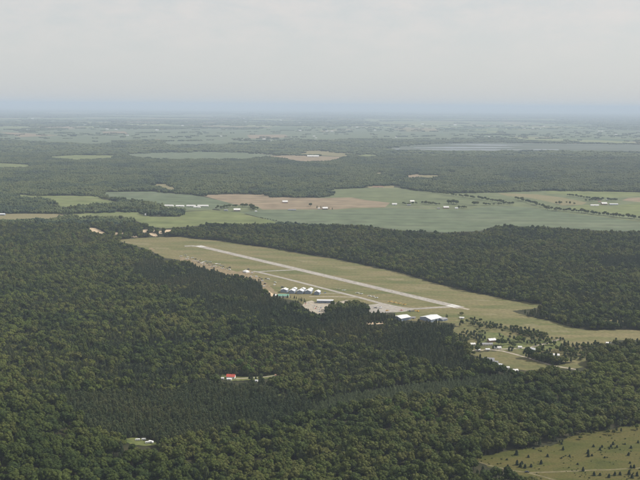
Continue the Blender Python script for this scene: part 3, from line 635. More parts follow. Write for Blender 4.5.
hedge([(420, 191.5), (450, 195.5), (480, 199.5), (512, 205)], 30, 'hedgerow_tree', 'broad', 'bushy tree in the hedgerow along the top of the middle green field', 'hedgerow trees above the middle field', (.6, .95), 8)
hedge([(482, 205.5), (500, 205), (512, 204.5)], 10, 'hedgerow_tree', 'broad', 'tree in the short row at the right end of the middle green field', 'short hedgerow right of the middle field', (.5, .8), 6)
hedge([(566, 195.8), (585, 198.5), (600, 200.5)], 12, 'hedgerow_tree', 'broad', 'tree in the row just left of the large white roofed farm at right', 'hedgerow trees by the right farm', (.6, .9), 6)
hedge([(555, 204.5), (566, 203.8), (572, 204.8)], 6, 'field_tree', 'broad', 'tree of the small clump in the dry field at right', 'clump in the dry field', (.6, .9), 12)
hedge([(68, 210.5), (95, 210), (120, 210.5), (148, 211.5), (173, 212.2)], 40, 'hedgerow_tree', 'broad', 'dark tree in the thick row between the two green fields at left', 'tree row at left', (.75, 1.1), 16)
hedge([(128, 201.5), (140, 204.5), (150, 208)], 16, 'hedgerow_tree', 'broad', 'dark tree in the copse left of the long white sheds', 'copse at the white sheds', (.75, 1.1), 22)
hedge([(104, 199.3), (108, 199.5)], 4, 'field_tree', 'broad', 'tree of the left of two clumps above the bright left field', 'left field clump', (.7, 1.0), 8)
hedge([(113, 200.3), (119, 201)], 5, 'field_tree', 'broad', 'tree of the right of two clumps above the bright left field', 'right field clump', (.75, 1.05), 8)
hedge([(57, 206), (58, 205.5)], 2, 'field_tree', 'broad', 'tree at the left tip of the bright green left field', 'trees at the tip of the left field', (.7, .9), 5)
hedge([(218, 209.5), (228, 207.5), (238, 207), (248, 207), (257, 210.5)], 26, 'farmyard_tree', 'broad', 'tree of the grove around the white roofed barn below the brown field', 'grove around the barn', (.6, .95), 14)
hedge([(260, 218.5), (270, 220.5), (278, 222)], 8, 'hedgerow_bush', 'broad', 'low bush in the line between the lower green fields', 'bushes between the lower fields', (.35, .55), 5)
hedge([(309.5, 206.3), (310.5, 206.4)], 2, 'field_tree', 'broad', 'round tree standing alone on the brown field left of the central barn', 'lone trees on the brown field', (.8, 1.0), 4)
hedge([(317, 208), (334, 209.8)], 5, 'farmyard_tree', 'conifer', 'dark conifer beside the barn at the end of the brown field', 'conifers by the central barn', (.5, .8), 6)
hedge([(402, 204.6), (408, 205.3), (416, 204)], 6, 'farmyard_tree', 'broad', 'tree between the two white farm buildings in the middle', 'trees at the middle farm', (.5, .8), 6)
hedge([(422, 203.5), (430, 204.8), (440, 205.5)], 9, 'farmyard_tree', 'broad', 'tree in the short dark row left of the middle farm', 'row left of the middle farm', (.55, .85), 6)
hedge([(447, 204.2), (452, 203.8), (458, 204.4)], 8, 'farmyard_tree', 'broad', 'tall tree of the grove behind the middle farm', 'grove behind the middle farm', (.9, 1.2), 10)
hedge([(459, 208.6), (466, 208.6)], 5, 'farmyard_tree', 'broad', 'tree right of the middle farm', 'trees right of the middle farm', (.5, .8), 6)
hedge([(474, 205.2), (477, 205.3)], 3, 'field_tree', 'broad', 'large round tree standing alone right of the middle farm', 'lone round tree', (1.0, 1.2), 4)
hedge([(588, 201.5), (594, 200.5), (606, 200.5), (620, 201.5)], 14, 'farmyard_tree', 'broad', 'tree among the buildings of the right farm', 'trees of the right farm', (.6, .9), 12)
hedge([(281, 298.8), (290, 298), (297, 299.5), (302, 302)], 9, 'airfield_tree', 'conifer', 'dark conifer between the green roofed building and the car park', 'conifers by the green roof', (.5, .75), 6)
hedge([(301, 301.5), (307, 303.3)], 3, 'airfield_tree', 'conifer', 'conifer standing at the edge of the car park', 'conifers at the car park', (.5, .7), 3)
hedge([(326, 312.5), (335, 311), (345, 309), (356, 309), (367, 310.5)], 30, 'airfield_tree', 'broad', 'dark tree in the clump between the terminal and the apron', 'clump beside the apron', (.75, 1.0), 12)
hedge([(348, 307), (352, 306), (360, 307.5)], 8, 'airfield_tree', 'broad', 'tallest of the dark trees beside the apron', 'tall trees beside the apron', (.95, 1.15), 8)
hedge([(446, 317.6), (449, 317.2)], 2, 'airfield_tree', 'conifer', 'conifer at the right end of the large hangar', 'conifers at the large hangar', (.5, .7), 3)
hedge([(461, 314.6), (464, 315.6)], 4, 'airfield_tree', 'broad', 'small tree in the grass right of the large hangar', 'small trees right of the hangar', (.4, .55), 6)
hedge([(499, 345.5), (503.5, 345.8)], 4, 'garden_tree', 'broad', 'dark rounded garden tree beside the blue grey roofed house', 'garden trees by the village house', (.75, .95), 4)
hedge([(517, 343), (520, 341.5)], 3, 'garden_tree', 'light', 'pale rounded tree left of the white village house', 'pale garden trees', (.7, .9), 4)
hedge([(536, 351.8), (541, 350.5)], 4, 'garden_tree', 'light', 'pale leafy tree behind the white village house', 'trees behind the white house', (.6, .8), 5)
hedge([(219, 372.8), (228, 371.8), (240, 374.5)], 6, 'garden_tree', 'broad', 'tree growing behind the red roofed house', 'trees behind the red roof', (.7, .95), 5)
# dark conifers dotted over the meadow
JUN = [(516.5, 455, 2, 1.35), (528.4, 457.5, 1, 1.1), (547.5, 456.8, 0, 1.0), (541, 464, 0, 1.15), (517, 465, 2, 1.2), (520.5, 467, 0, 1.25), (525, 468, 2, 1.1), (531, 467, 0, 1.05), (522, 464, 1, 1.2), (507, 460, 3, 1.0), (508, 466, 3, .9), (533.7, 448.8, 3, 1.0), (541, 451.5, 3, .8),
       (561.6, 444.4, 0, .9), (563, 450, 0, 1.05), (561.6, 458.5, 3, .8), (569.6, 456.6, 1, .9), (577.6, 464.6, 3, 1.0), (583, 471, 0, 1.1), (588, 453.5, 2, 1.0), (588.3, 456.6, 0, 1.15), (592, 456, 1, 1.0), (593.5, 447, 0, .9), (600, 450.2, 0, .9), (602, 447.4, 1, 1.0), (611, 447.2, 0, .9), (613, 444.8, 2, .9), (617, 447.5, 1, 1.0), (609.5, 449, 3, 1.0),
       (625, 444.5, 3, .9), (631, 448.3, 1, 1.1), (638, 443, 0, .9), (628.5, 455.5, 0, 1.0), (604.7, 458, 3, .9), (630, 463.4, 1, .9), (630.7, 468.2, 0, .9), (634, 468, 0, 1.0), (594, 475.5, 0, 1.1), (600, 475.4, 1, 1.1), (614.8, 475.4, 0, 1.05), (620, 475, 0, 1.0), (609, 477.5, 0, 1.1), (629, 474.5, 2, 1.1), (632, 478, 2, 1.1), (637, 476, 2, 1.0), (642, 478, 0, 1.2), (649, 462, 0, 1.1), (660, 470, 2, 1)]
for x, y, i, s in JUN:
    big = (x < 532 and y > 463 and y < 469)
    lab = 'dark conifer of the clump beside the track fork in the bottom right meadow' if big else ('largest dark conifer near the left tip of the bottom right meadow' if x == 516.5 else ('dark conifer bush in the row below the track at bottom right' if y > 474 else ('dark little conifer standing alone in the right half of the bottom meadow' if x > 570 else 'dark little conifer standing alone in the left half of the bottom meadow')))
    tree('juniper_tree', 'juniper', i, gp(x, y), (s * .98, s * .98, s * random.uniform(.85, 1.05)), random.uniform(0, 6.3), lab, 'conifer', 'conifers of the meadow' if x != 516.5 else None)

# ------------------------------------------------------------------ buildings
def building(name, label, px, py, L_, W, Hh, rot, wall, roof, kind='gable', rh=None, door=None, windows=0, chimney=False, cat='building', group=None, over=.5, lift=0.0):
    """length L_ along local x, width W along local y (front is -y), eaves at Hh; px,py = where the middle stands"""
    o = empty(name, gp(px, py) + Vector((0, 0, .1 + lift)), R(rot)); tag(o, label, cat, group)
    l, w = L_ / 2, W / 2; rh = W * .28 if rh is None else rh; mb = MB(); rf = MB()
    if kind == 'gable':        # ridge along x
        mb.add([(-l, -w, -1), (l, -w, -1), (l, w, -1), (-l, w, -1), (-l, -w, Hh), (l, -w, Hh), (l, w, Hh), (-l, w, Hh), (-l, 0, Hh + rh), (l, 0, Hh + rh)],
               [(0, 1, 5, 4), (2, 3, 7, 6), (1, 2, 6, 9, 5), (3, 0, 4, 8, 7), (0, 3, 2, 1)])
        sl = rh / w; e = over; t_ = .25
        for s in (-1, 1):
            A0, A1 = (-l - e, s * (w + e), Hh - sl * e + .03), (l + e, s * (w + e), Hh - sl * e + .03); B0, B1 = (-l - e, 0, Hh + rh + .03), (l + e, 0, Hh + rh + .03)
            up = lambda q: (q[0], q[1], q[2] + t_)
            V = [A0, A1, B1, B0, up(A0), up(A1), up(B1), up(B0)]
            F = [(0, 1, 2, 3), (7, 6, 5, 4), (0, 4, 5, 1), (1, 5, 6, 2), (3, 2, 6, 7), (0, 3, 7, 4)]
            rf.add(V, F if s > 0 else [tuple(reversed(f)) for f in F])
    elif kind == 'arch':       # rounded roof, axis along x
        n = 10; prof = [(-w + 2 * w * (1 - math.cos(math.pi * i / n)) / 2, Hh + rh * math.sin(math.pi * i / n)) for i in range(n + 1)]
        mb.box(-l, l, -w, w, -1, Hh); 
        for s in (-1, 1):
            b0 = [(s * l, a, z) for a, z in prof]; mb.add(b0, [tuple(range(n + 1)) if s < 0 else tuple(reversed(range(n + 1)))])
        k = 1.03; rf.add([(-l - .4, a * k, z + .12) for a, z in prof] + [(l + .4, a * k, z + .12) for a, z in prof] + [(-l - .4, a * k, z + .32) for a, z in prof] + [(l + .4, a * k, z + .32) for a, z in prof],
               [f for i in range(n) for f in ((i, i + 1, n + 2 + i, n + 1 + i), (2 * n + 2 + i, 3 * n + 3 + i, 3 * n + 4 + i, 2 * n + 3 + i))] + [f for i in range(n) for f in ((i, 2 * n + 2 + i, 2 * n + 3 + i, i + 1), (n + 1 + i, n + 2 + i, 3 * n + 4 + i, 3 * n + 3 + i))])
    else:                      # low parapet roof
        mb.box(-l, l, -w, w, -1, Hh); rf.box(-l - .3, l + .3, -w - .3, w + .3, Hh + .01, Hh + .5)
    mb.build('wall', wall, o); rfo = rf.build('roof', roof, o)
    if door:
        dw, dh = door; d = MB(); d.box(-dw / 2, dw / 2, -w - .12, -w + .02, 0, dh); d.build('door', M['door_dark'], o)
    n = windows
    for side in (-1, 1):
        for i in range(n):
            x = -l + L_ * (i + .5) / n
            if door and side < 0 and abs(x) < door[0] / 2 + .8: continue
            q = MB(); q.box(x - .7, x + .7, side * w - .08, side * w + .08, Hh * .4, Hh * .4 + 1.3); q.build('window', M['glass'], o)
    if chimney: MB().box(l * .3, l * .3 + .9, -.45, .45, Hh * .9, Hh + rh + 1.3).build('chimney', M['brick_wall'], rfo)
    return o
B = building
RW = math.degrees(RWY_ROT)
W_, Bl = M['white_wall'], M['blue_wall']
# airport hangars in a row
for i, (x, y, L_, lab) in enumerate([(284.5, 292.0, 25, 'white roofed blue hangar at the left end of the hangar row, behind the green roof'), (292.3, 293.0, 22, 'second white roofed blue hangar from the left in the hangar row'), (300.6, 293.2, 24, 'third white roofed blue hangar from the left in the hangar row'), (308.6, 293.2, 24, 'fourth white roofed blue hangar from the left in the hangar row'), (317.5, 294.2, 20, 'white roofed blue hangar at the right end of the hangar row')]):
    o = B('hangar', lab, x, y, 20, L_ * .72, 7.6, RW + 128, Bl, M['white_roof'], 'gable', 3.2, None, 0, cat='hangar', group='hangar row')
    d = MB(); d.box(10.02, 10.14, -L_ * .3, L_ * .3, 0, 6.4); d.build('hangar_door', M['door_dark'], o)
for i, (x, y, lab) in enumerate([(294.5, 290.6, 'smaller white roofed hangar behind the second hangar of the row'), (303.0, 290.8, 'smaller white roofed hangar behind the third hangar of the row'), (310.5, 291.0, 'smaller white roofed hangar behind the fourth hangar of the row')]):
    o = B('hangar', lab, x, y, 13, 13, 6.2, RW + 128, Bl, M['white_roof'], 'gable', 2.6, None, 0, cat='hangar', group='hangar row')
    d = MB(); d.box(6.52, 6.64, -4.5, 4.5, 0, 5); d.build('hangar_door', M['door_dark'], o)
o = B('airport_building', 'green roofed building left of the white hangars', 283.6, 297.0, 30, 15, 4.2, 0, W_, M['green_roof'], 'gable', 4.2, (4, 3), 5, cat='building')
B('marquee', 'small white marquee left of the green roofed building', 276, 296.4, 13, 9, 3.2, -8, M['canvas'], M['canvas'], 'gable', 2.6, (3, 2.4), 0, cat='tent')
B('terminal_building', 'long blue grey terminal building with flat pale roof by the car park', 325.2, 302.6, 44, 15, 6.5, -1, Bl, M['pale_roof'], 'flat', None, (5, 3), 9, cat='building')
B('hangar', 'hangar with blue white roof above the trees left of the large hangar', 402, 319.2, 32, 30, 6.5, RW + 90 - 4, Bl, M['white_roof'], 'gable', 3.2, (18, 5), 3, cat='hangar')
o = B('hangar', 'large blue hangar with wide low pale roof near the runway threshold', 431, 319.8, 40, 38, 6.5, RW + 90, Bl, M['pale_roof'], 'gable', 4.0, None, 4, cat='hangar')
d = MB(); d.box(20.02, 20.16, -12, 12, 0, 5.6); d.build('hangar_door', M['door_dark'], o)
B('lean_to_shed', 'low grey lean to shed on the right side of the large hangar', 442.5, 320.2, 18, 18, 4.2, RW + 90, Bl, M['grey_roof'], 'gable', 1.5, (5, 3), 2, cat='shed')
B('shed', 'small cream shed between the two apron hangars', 413, 318.6, 12, 7, 3.2, 0, M['cream_wall'], M['grey_roof'], 'gable', 1.6, (3, 2.4), 1, cat='shed')
B('shed', 'small pale shed in the grass right of the large hangar', 461.8, 318.7, 11, 6, 3.0, -10, W_, M['white_roof'], 'gable', 1.5, (2.4, 2.2), 1, cat='shed')
# village
B('house', 'village house with blue grey roof beside a dark tree', 491.6, 341.6, 17, 11, 4.2, 18, M['brick_wall'], M['pale_roof'], 'gable', 3.4, (1.2, 2.1), 3, True, cat='house')
B('long_house', 'long low grey house in front of the blue grey roofed house', 486.5, 345.2, 26, 9, 3.2, 4, M['cream_wall'], M['grey_roof'], 'gable', 2.2, (1.2, 2.1), 5, True, cat='house')
B('house', 'small white house at the left end of the village', 472.6, 345.2, 11, 8, 3.2, 10, W_, M['white_roof'], 'gable', 2, (1.1, 2.1), 2, True, cat='house')
B('house', 'white two storey house with pale roof at right of the village', 531.2, 352.2, 16, 12, 6.2, -24, W_, M['pale_roof'], 'gable', 3.8, (1.2, 2.1), 3, True, cat='house')
B('barn', 'largest of three grey roofed barns at the lower edge of the hay field', 488.8, 361.5, 22, 13, 5.2, -12, M['cream_wall'], M['grey_roof'], 'gable', 3, (4, 3.6), 2, cat='barn')
B('barn', 'middle grey roofed barn of three beside the hay field', 494.6, 363.8, 14, 10, 4.2, -20, M['wood_wall'], M['grey_roof'], 'gable', 2.4, (3, 3), 1, cat='barn')
B('barn', 'lowest pale roofed barn of three beside the hay field', 499.2, 366.2, 13, 9, 3.8, -30, M['cream_wall'], M['pale_roof'], 'gable', 2.2, (3, 2.8), 1, cat='barn')
B('shed', 'white shed at the tree edge left of the white bungalow', 507, 368.6, 9, 6, 3, 0, W_, M['white_roof'], 'gable', 1.5, (2, 2.2), 1, cat='shed')
B('bungalow', 'white bungalow at the bottom tip of the hay field', 514, 371.6, 15, 8, 3.2, 8, W_, M['white_roof'], 'gable', 2, (1.2, 2.1), 3, True, cat='house')
B('shed', 'tiny cream shed below the white bungalow', 509.6, 373.2, 6, 5, 2.6, 0, M['cream_wall'], M['white_roof'], 'gable', 1.3, (1.4, 2), 1, cat='shed')
B('house', 'white roofed house with a blue pool cover beside it at far right of the village', 556, 356.4, 13, 9, 3.6, -8, W_, M['white_roof'], 'gable', 2.4, (1.2, 2.1), 2, True, cat='house')
B('garage', 'small grey garage right of the white village house', 560.5, 361.5, 8, 6, 2.8, 0, M['cream_wall'], M['pale_roof'], 'gable', 1.4, (2.6, 2.2), 1, cat='garage')
B('bungalow', 'white fronted bungalow on the village road below the dark tree', 497.5, 348.6, 15, 7, 3.0, 5, W_, M['white_roof'], 'gable', 1.8, (1.2, 2.1), 3, cat='house')
B('shed', 'small white shed on the road left of the white village house', 519.8, 348.2, 8, 6, 3.2, 0, W_, M['white_roof'], 'gable', 1.6, (1.4, 2.1), 1, cat='shed')
B('shed', 'pale shed at the edge of the airfield grass at far right', 608, 344.0, 10, 6, 3, 0, M['cream_wall'], M['white_roof'], 'gable', 1.5, (2, 2.2), 1, cat='shed')
for i, (x, lab) in enumerate([(456.5, 'leftmost pale cottage on the village road'), (464, 'second pale cottage from the left on the village road'), (478, 'third pale cottage from the left on the village road'), (487.5, 'pale cottage on the village road below the long grey house')]):
    B('cottage', lab, x, 351.9 - i * .5, 9, 6, 2.8, random.uniform(-8, 8), M['cream_wall'], M['pale_roof'], 'gable', 1.6, (1.1, 2), 2, cat='cottage')
# red roofed house in the woods
B('house', 'house with bright red metal roof in the forest clearing', 231.0, 378.2, 16, 10, 4.2, -6, W_, M['red_roof'], 'gable', 3.6, (1.2, 2.1), 3, True, cat='house')
B('carport', 'white roofed carport in front of the red roofed house', 229.4, 380.0, 9, 6, 2.6, -6, W_, M['white_roof'], 'gable', 1.2, (2.6, 2.2), 1, cat='carport')
B('shed', 'small white shed left of the red roofed house', 222.6, 379.2, 5, 4, 2.4, 0, W_, M['white_roof'], 'gable', 1.1, (1.2, 2), 1, cat='shed')
B('shed', 'small sandy coloured shed at the right end of the forest driveway', 276.6, 376.2, 7, 5, 2.6, 8, M['cream_wall'], M['brown_roof'], 'gable', 1.3, (1.6, 2), 1, cat='shed')
B('shed', 'tiny pale shed below the driveway of the red roofed house', 256.6, 381.6, 5, 4, 2.4, -8, W_, M['pale_roof'], 'gable', 1.1, (1.4, 2), 1, cat='shed')
# farms in the middle distance
for x, y, L_, lab in [(169, 206.3, 46, 'leftmost of the long white sheds on the grey green field'), (180, 206.6, 42, 'second long white shed from the left on the grey green field'), (191, 206.4, 46, 'third long white shed from the left on the grey green field'), (203, 206.4, 56, 'rightmost and longest white shed on the grey green field')]:
    B('long_shed', lab, x, y, L_, 16, 4, random.uniform(-4, 3), W_, M['white_roof'], 'gable', 3.6, (4, 3), 0, cat='shed', group='long white sheds')
B('long_shed', 'low white shed in front of the long white sheds', 197, 207.6, 34, 14, 3.4, -2, W_, M['white_roof'], 'gable', 2.6, (4, 3), 0, cat='shed')
B('barn', 'white roofed barn in the grove below the brown field', 237, 211, 32, 20, 6, 6, M['wood_wall'], M['white_roof'], 'gable', 7, (5, 4), 2, cat='barn')
B('shed', 'blue grey shed left of the barn in the grove', 226, 210.8, 18, 10, 4, 0, Bl, M['grey_roof'], 'gable', 3, (3, 3), 1, cat='shed')
B('shed', 'small pale shed at the right of the barn grove', 256, 211.8, 10, 8, 3.4, 0, W_, M['pale_roof'], 'gable', 2, (2, 2.2), 1, cat='shed')
B('barn', 'barn with white roof standing alone on the brown field', 285, 203, 28, 20, 6.5, 8, M['brick_wall'], M['white_roof'], 'gable', 7.5, (5, 4), 2, cat='barn')
B('shed', 'long dark blue grey shed below the lone barn', 292, 210.3, 40, 10, 3.4, 3, Bl, M['grey_roof'], 'gable', 2.4, (4, 3), 2, cat='shed')
B('barn', 'white roofed barn at the right end of the brown field', 325, 209.4, 26, 18, 6, 10, M['wood_wall'], M['white_roof'], 'gable', 6.5, (5, 4), 2, cat='barn')
B('silo_shed', 'white shed just left of the barn at the end of the brown field', 319, 209.2, 12, 8, 5, 0, W_, M['white_roof'], 'gable', 2, (2, 2.4), 1, cat='shed')
B('barn', 'white barn at the left end of the middle farm', 394.5, 205, 26, 14, 5, -4, W_, M['white_roof'], 'gable', 5, (4, 3.4), 2, cat='barn')
B('barn', 'cream white barn on the slope behind the middle farm', 412, 202.4, 24, 16, 6, 12, M['cream_wall'], M['white_roof'], 'gable', 6, (4, 3.4), 2, cat='barn')
B('shed', 'grey green shed between the middle farm barns', 409, 205.5, 20, 10, 3.6, 0, Bl, M['grey_roof'], 'gable', 2.4, (3, 3), 1, cat='shed')
B('barn', 'white roofed barn at the edge of the big green field', 446, 208.4, 28, 16, 5.5, 4, M['brick_wall'], M['white_roof'], 'gable', 6, (4, 3.4), 2, cat='barn')
B('house', 'pale house right of the barn at the big green field', 456.5, 208.9, 16, 10, 4.5, -8, W_, M['pale_roof'], 'gable', 3.4, (1.4, 2.2), 3, True, cat='house')
B('shed', 'dark shed left of the barn at the big green field', 438.5, 209, 14, 9, 3.6, 0, M['wood_wall'], M['grey_roof'], 'gable', 2.2, (3, 3), 1, cat='shed')
B('long_shed', 'long white shed at the left of the right farm', 594.5, 205.9, 44, 13, 4, 0, W_, M['white_roof'], 'gable', 3.4, (4, 3), 0, cat='shed')
B('barn', 'white roofed barn with brown walls in the middle of the right farm', 604, 204.6, 30, 18, 6, 4, M['brick_wall'], M['white_roof'], 'gable', 6.5, (5, 4), 2, cat='barn')
B('long_shed', 'long grey shed at the right of the right farm', 613.5, 204.8, 46, 13, 4, 2, Bl, M['pale_roof'], 'gable', 3, (4, 3), 2, cat='shed')
B('house', 'tan house behind the barns of the right farm', 599.5, 202.6, 16, 11, 5, -10, M['cream_wall'], M['brown_roof'], 'gable', 3.6, (1.4, 2.2), 3, True, cat='house')
B('house', 'brown roofed house at upper left of the right farm', 598, 200, 18, 11, 5, 6, M['cream_wall'], M['brown_roof'], 'gable', 3.6, (1.4, 2.2), 3, True, cat='house')
B('shed', 'small white shed at the top of the right farm', 607.5, 199.8, 12, 9, 4, 0, W_, M['white_roof'], 'gable', 2.4, (2, 2.4), 1, cat='shed')
B('barn', 'white gabled barn between the tree row and the lower left field', 146.8, 215.6, 18, 12, 5, 4, W_, M['white_roof'], 'gable', 4, (3, 3), 1, cat='barn')
B('barn', 'blue grey barn at the left border of the picture', 2.5, 215.2, 24, 14, 5, 2, Bl, M['pale_roof'], 'gable', 4, (4, 3), 2, cat='barn')
B('barn', 'small white barn alone in the wooded belt at right', 503, 177.5, 22, 14, 7, 0, W_, M['white_roof'], 'gable', 6, (3, 3), 1, cat='barn')
B('long_shed', 'long tan building at the top of the middle green field', 378, 187.6, 70, 16, 6, 0, M['cream_wall'], M['brown_roof'], 'gable', 4, (5, 3), 3, cat='shed')
B('long_shed', 'very long white building far off beside a brown field', 313, 157, 120, 34, 9, 0, W_, M['white_roof'], 'gable', 9, (8, 5), 0, cat='shed')
FAR = [(107, 129.5), (127.5, 135.5), (157, 130.5), (27.5, 147.5), (117.5, 113.6), (32.5, 119), (85, 125.5), (116, 129.8), (28, 130.6), (182.5, 126), (187, 122.5), (244, 118.6), (245, 122.6), (281, 120.6), (300, 123.5), (312, 118.6), (300, 131), (314, 136.5), (316, 138.2), (264, 139.6), (270, 141), (221, 136.5), (357, 127.5), (375, 130.5), (422.5, 124.5), (455, 125.5), (396, 137.5), (327, 131.5), (332, 131.6), (352, 122.5), (555, 123.6), (540, 129), (524, 129), (549.5, 137), (616, 135), (484, 137), (489, 137), (599, 131.5), (544, 126.5), (533, 128.6), (602, 131.6), (490, 120)]
ref = None
for i, (x, y) in enumerate(FAR):
    p = gp(x, y); s = min(1.5, max(.75, p.y / 16000)) * random.uniform(.8, 1.25); zone = 'left third' if x < 214 else ('middle' if x < 427 else 'right third')
    lab = 'tiny white farm building far off on the hazy plain in the %s' % zone
    if ref is None: ref = o = B('far_barn', lab, x, y, 44, 24, 8, 0, W_, M['white_roof'], 'gable', 8, None, 0, cat='barn')
    else:
        o = ref.copy(); COL.objects.link(o); o.location = p + Vector((0, 0, .1))
        for c in ref.children: q = c.copy(); COL.objects.link(q); q.parent = o
    o['label'] = lab; o['group'] = 'far farm buildings, ' + zone; o.scale = (s, s, s * .9); o.rotation_euler.z = random.uniform(-.35, .3)

# ------------------------------------------------------------------ vehicles, tents, aircraft
def copytree(o):
    c = o.copy(); COL.objects.link(c)
    for ch in o.children: q = copytree(ch); q.parent = c
    return c
def make_plane(paint):
    o = empty('light_aircraft', (0, 0, 0)); n = 10
    ring = lambda x, w, z0, h: [(x, w * math.cos(a), z0 + h * math.sin(a)) for a in [2 * math.pi * i / n for i in range(n)]]
    MB().loft([ring(4.1, .18, 1.35, .18), ring(3.7, .5, 1.35, .5), ring(2.2, .62, 1.45, .72), ring(0.6, .65, 1.6, .85), ring(-1.2, .5, 1.5, .62), ring(-3.2, .24, 1.5, .32), ring(-4.6, .08, 1.55, .16)]).build('fuselage', paint, o)
    MB().loft([[(1.9, y, 1.05 + abs(y) * .05), (1.2, y, 1.18 + abs(y) * .05), (.1, y, 1.05 + abs(y) * .05), (1.2, y, .98 + abs(y) * .05)] for y in (-5.6, -2.5, 0, 2.5, 5.6)]).build('wing', paint, o)
    MB().loft([[(-3.6, y, 1.68), (-4.0, y, 1.76), (-4.7, y, 1.68), (-4.0, y, 1.62)] for y in (-1.9, 0, 1.9)]).build('tailplane', paint, o)
    MB().add([(-3.4, -.06, 1.7), (-4.8, -.06, 1.6), (-5.0, -.06, 3.0), (-4.4, -.06, 3.0), (-3.4, .06, 1.7), (-4.8, .06, 1.6), (-5.0, .06, 3.0), (-4.4, .06, 3.0)], [(0, 1, 2, 3), (7, 6, 5, 4), (0, 3, 7, 4), (3, 2, 6, 7), (2, 1, 5, 6), (1, 0, 4, 5)]).build('fin', paint, o)
    MB().loft([ring(1.9, .25, 2.1, .12), ring(1.2, .48, 2.2, .5), ring(0, .5, 2.2, .55), ring(-1.0, .25, 2.05, .2)]).build('canopy', M['glass'], o)
    MB().box(4.12, 4.2, -1.05, 1.05, 1.27, 1.43).build('propeller', M['paint_dark'], o)
    for y, x in ((-1.4, 1.0), (1.4, 1.0), (0, -4.2)):
        MB().cyl((x, y - .09, .33), (0, 1, 0), .33, .18, 10).build('wheel', M['rubber'], o)
        MB().cyl((x, y, .33), (0, 0, 1), .06, .9, 5).build('strut', M['metal'], o)
    return o
def make_car(paint, kind='car'):
    o = empty('parked_' + kind, (0, 0, 0)); hgt = dict(car=1.45, van=2.1, camper=2.9)[kind]; l = dict(car=2.2, van=2.6, camper=3.4)[kind]; w = .9 if kind == 'car' else 1.05
    if kind == 'car':
        MB().loft([[(x, -w, .35), (x, w, .35), (x, w * .96, z), (x, -w * .96, z)] for x, z in ((-l, .75), (-l * .95, .95), (l * .5, .95), (l * .95, .78), (l, .6))]).build('body', paint, o)
        MB().loft([[(-1.7, -.8, .951), (-1.7, .8, .951), (1.0, .8, .951), (1.0, -.8, .951)], [(-1.2, -.66, hgt - .05), (-1.2, .66, hgt - .05), (.3, .66, hgt - .05), (.3, -.66, hgt - .05)]]).build('windows', M['glass'], o)
        MB().box(-1.2, .3, -.66, .66, hgt - .049, hgt).build('roof', paint, o)
    else:
        MB().loft([[(x, -w, .4), (x, w, .4), (x, w * .95, z), (x, -w * .95, z)] for x, z in ((-l, hgt), (l * .55, hgt), (l * .8, hgt * .62), (l, hgt * .48))]).build('body', paint, o)
        MB().box(-l * .7, l * .35, -w - .02, w + .02, hgt * .58, hgt * .82).build('windows', M['glass'], o)
    for x in (-l * .6, l * .6):
        for y in (-w, w - .2): MB().cyl((x, y, .33), (0, 1, 0), .33, .2, 10).build('wheel', M['rubber'], o)
    return o
def make_trailer():
    o = empty('travel_trailer', (0, 0, 0))
    MB().loft([[(x, -1.2, z0), (x, 1.2, z0), (x, 1.2, z1), (x, -1.2, z1)] for x, z0, z1 in ((-3.6, 1.0, 2.6), (-3.2, .6, 3.0), (3.0, .6, 3.0), (3.6, 1.1, 2.5))]).build('body', M['paint_white'], o)
    MB().box(-2.4, -.6, -1.23, 1.23, 1.7, 2.4).build('window', M['glass'], o); MB().box(1.2, 1.95, -1.24, -1.18, .7, 2.5).build('door', M['paint_silver'], o)
    MB().box(3.6, 4.6, -.1, .1, .5, .65).build('hitch', M['metal'], o)
    for y in (-1.2, 1.0): MB().cyl((-.4, y, .35), (0, 1, 0), .35, .2, 10).build('wheel', M['rubber'], o)
    return o
def make_tent(mat):
    o = empty('tent', (0, 0, 0)); MB().loft([[(-6, -4, 0), (6, -4, 0), (6, 4, 0), (-6, 4, 0)], [(-6, -4, 2.4), (6, -4, 2.4), (6, 4, 2.4), (-6, 4, 2.4)]]).build('side_wall', mat, o)
    MB().loft([[(-6.3, -4.3, 2.41), (6.3, -4.3, 2.41), (6.3, 4.3, 2.41), (-6.3, 4.3, 2.41)], [(-3, -1, 4.2), (3, -1, 4.2), (3, 1, 4.2), (-3, 1, 4.2)], [(-2.2, -.12, 5.0), (2.2, -.12, 5.0), (2.2, .12, 5.0), (-2.2, .12, 5.0)]]).build('tent_roof', mat, o); return o
PROTO = {}
def place(key, maker, px, py, rot, label, cat, group=None, s=1.0, lift=.2):
    if key not in PROTO: o = PROTO[key] = maker()
    else: o = copytree(PROTO[key])
    for k in ('label', 'category', 'group'):
        if k in o: del o[k]
    o.location = gp(px, py) + Vector((0, 0, lift)); o.rotation_euler = (0, 0, R(rot)); o.scale = (s, s, s); return tag(o, label, cat, group)
PL = lambda c: (lambda: make_plane(M['paint_' + c])); CR = lambda c, k='car': (lambda: make_car(M['paint_' + c], k))
ordn = ['leftmost', 'second from the left', 'third from the left', 'rightmost']
for i, x in enumerate((390.2, 394.6, 399, 404.2)):
    place('py', PL('yellow'), x, 302.0 + (x - 390) * .21, RW + 150, 'yellow aircraft, %s of the row of four beside the taxiway' % ordn[i], 'aircraft', 'yellow aircraft row', 1.25)
for i, (x, y, n) in enumerate([(338.5, 289.2, 'tan'), (344, 290.6, 'white'), (357.5, 293.3, 'white'), (361, 294.2, 'white'), (369.5, 296.3, 'white'), (373, 297.0, 'white'), (376.5, 298.2, 'white')]):
    place('p' + n, PL(n), x, y, RW + 140 + i * 7, ['tan aircraft on the grass strip, leftmost of the parked line', 'white aircraft just right of the tan one on the grass strip', 'left of the pair of white aircraft in the middle of the grass strip', 'right of the pair of white aircraft in the middle of the grass strip', 'left of the three white aircraft near the yellow row', 'middle of the three white aircraft near the yellow row', 'right of the three white aircraft near the yellow row'][i], 'aircraft', 'aircraft on the grass strip', 1.2)
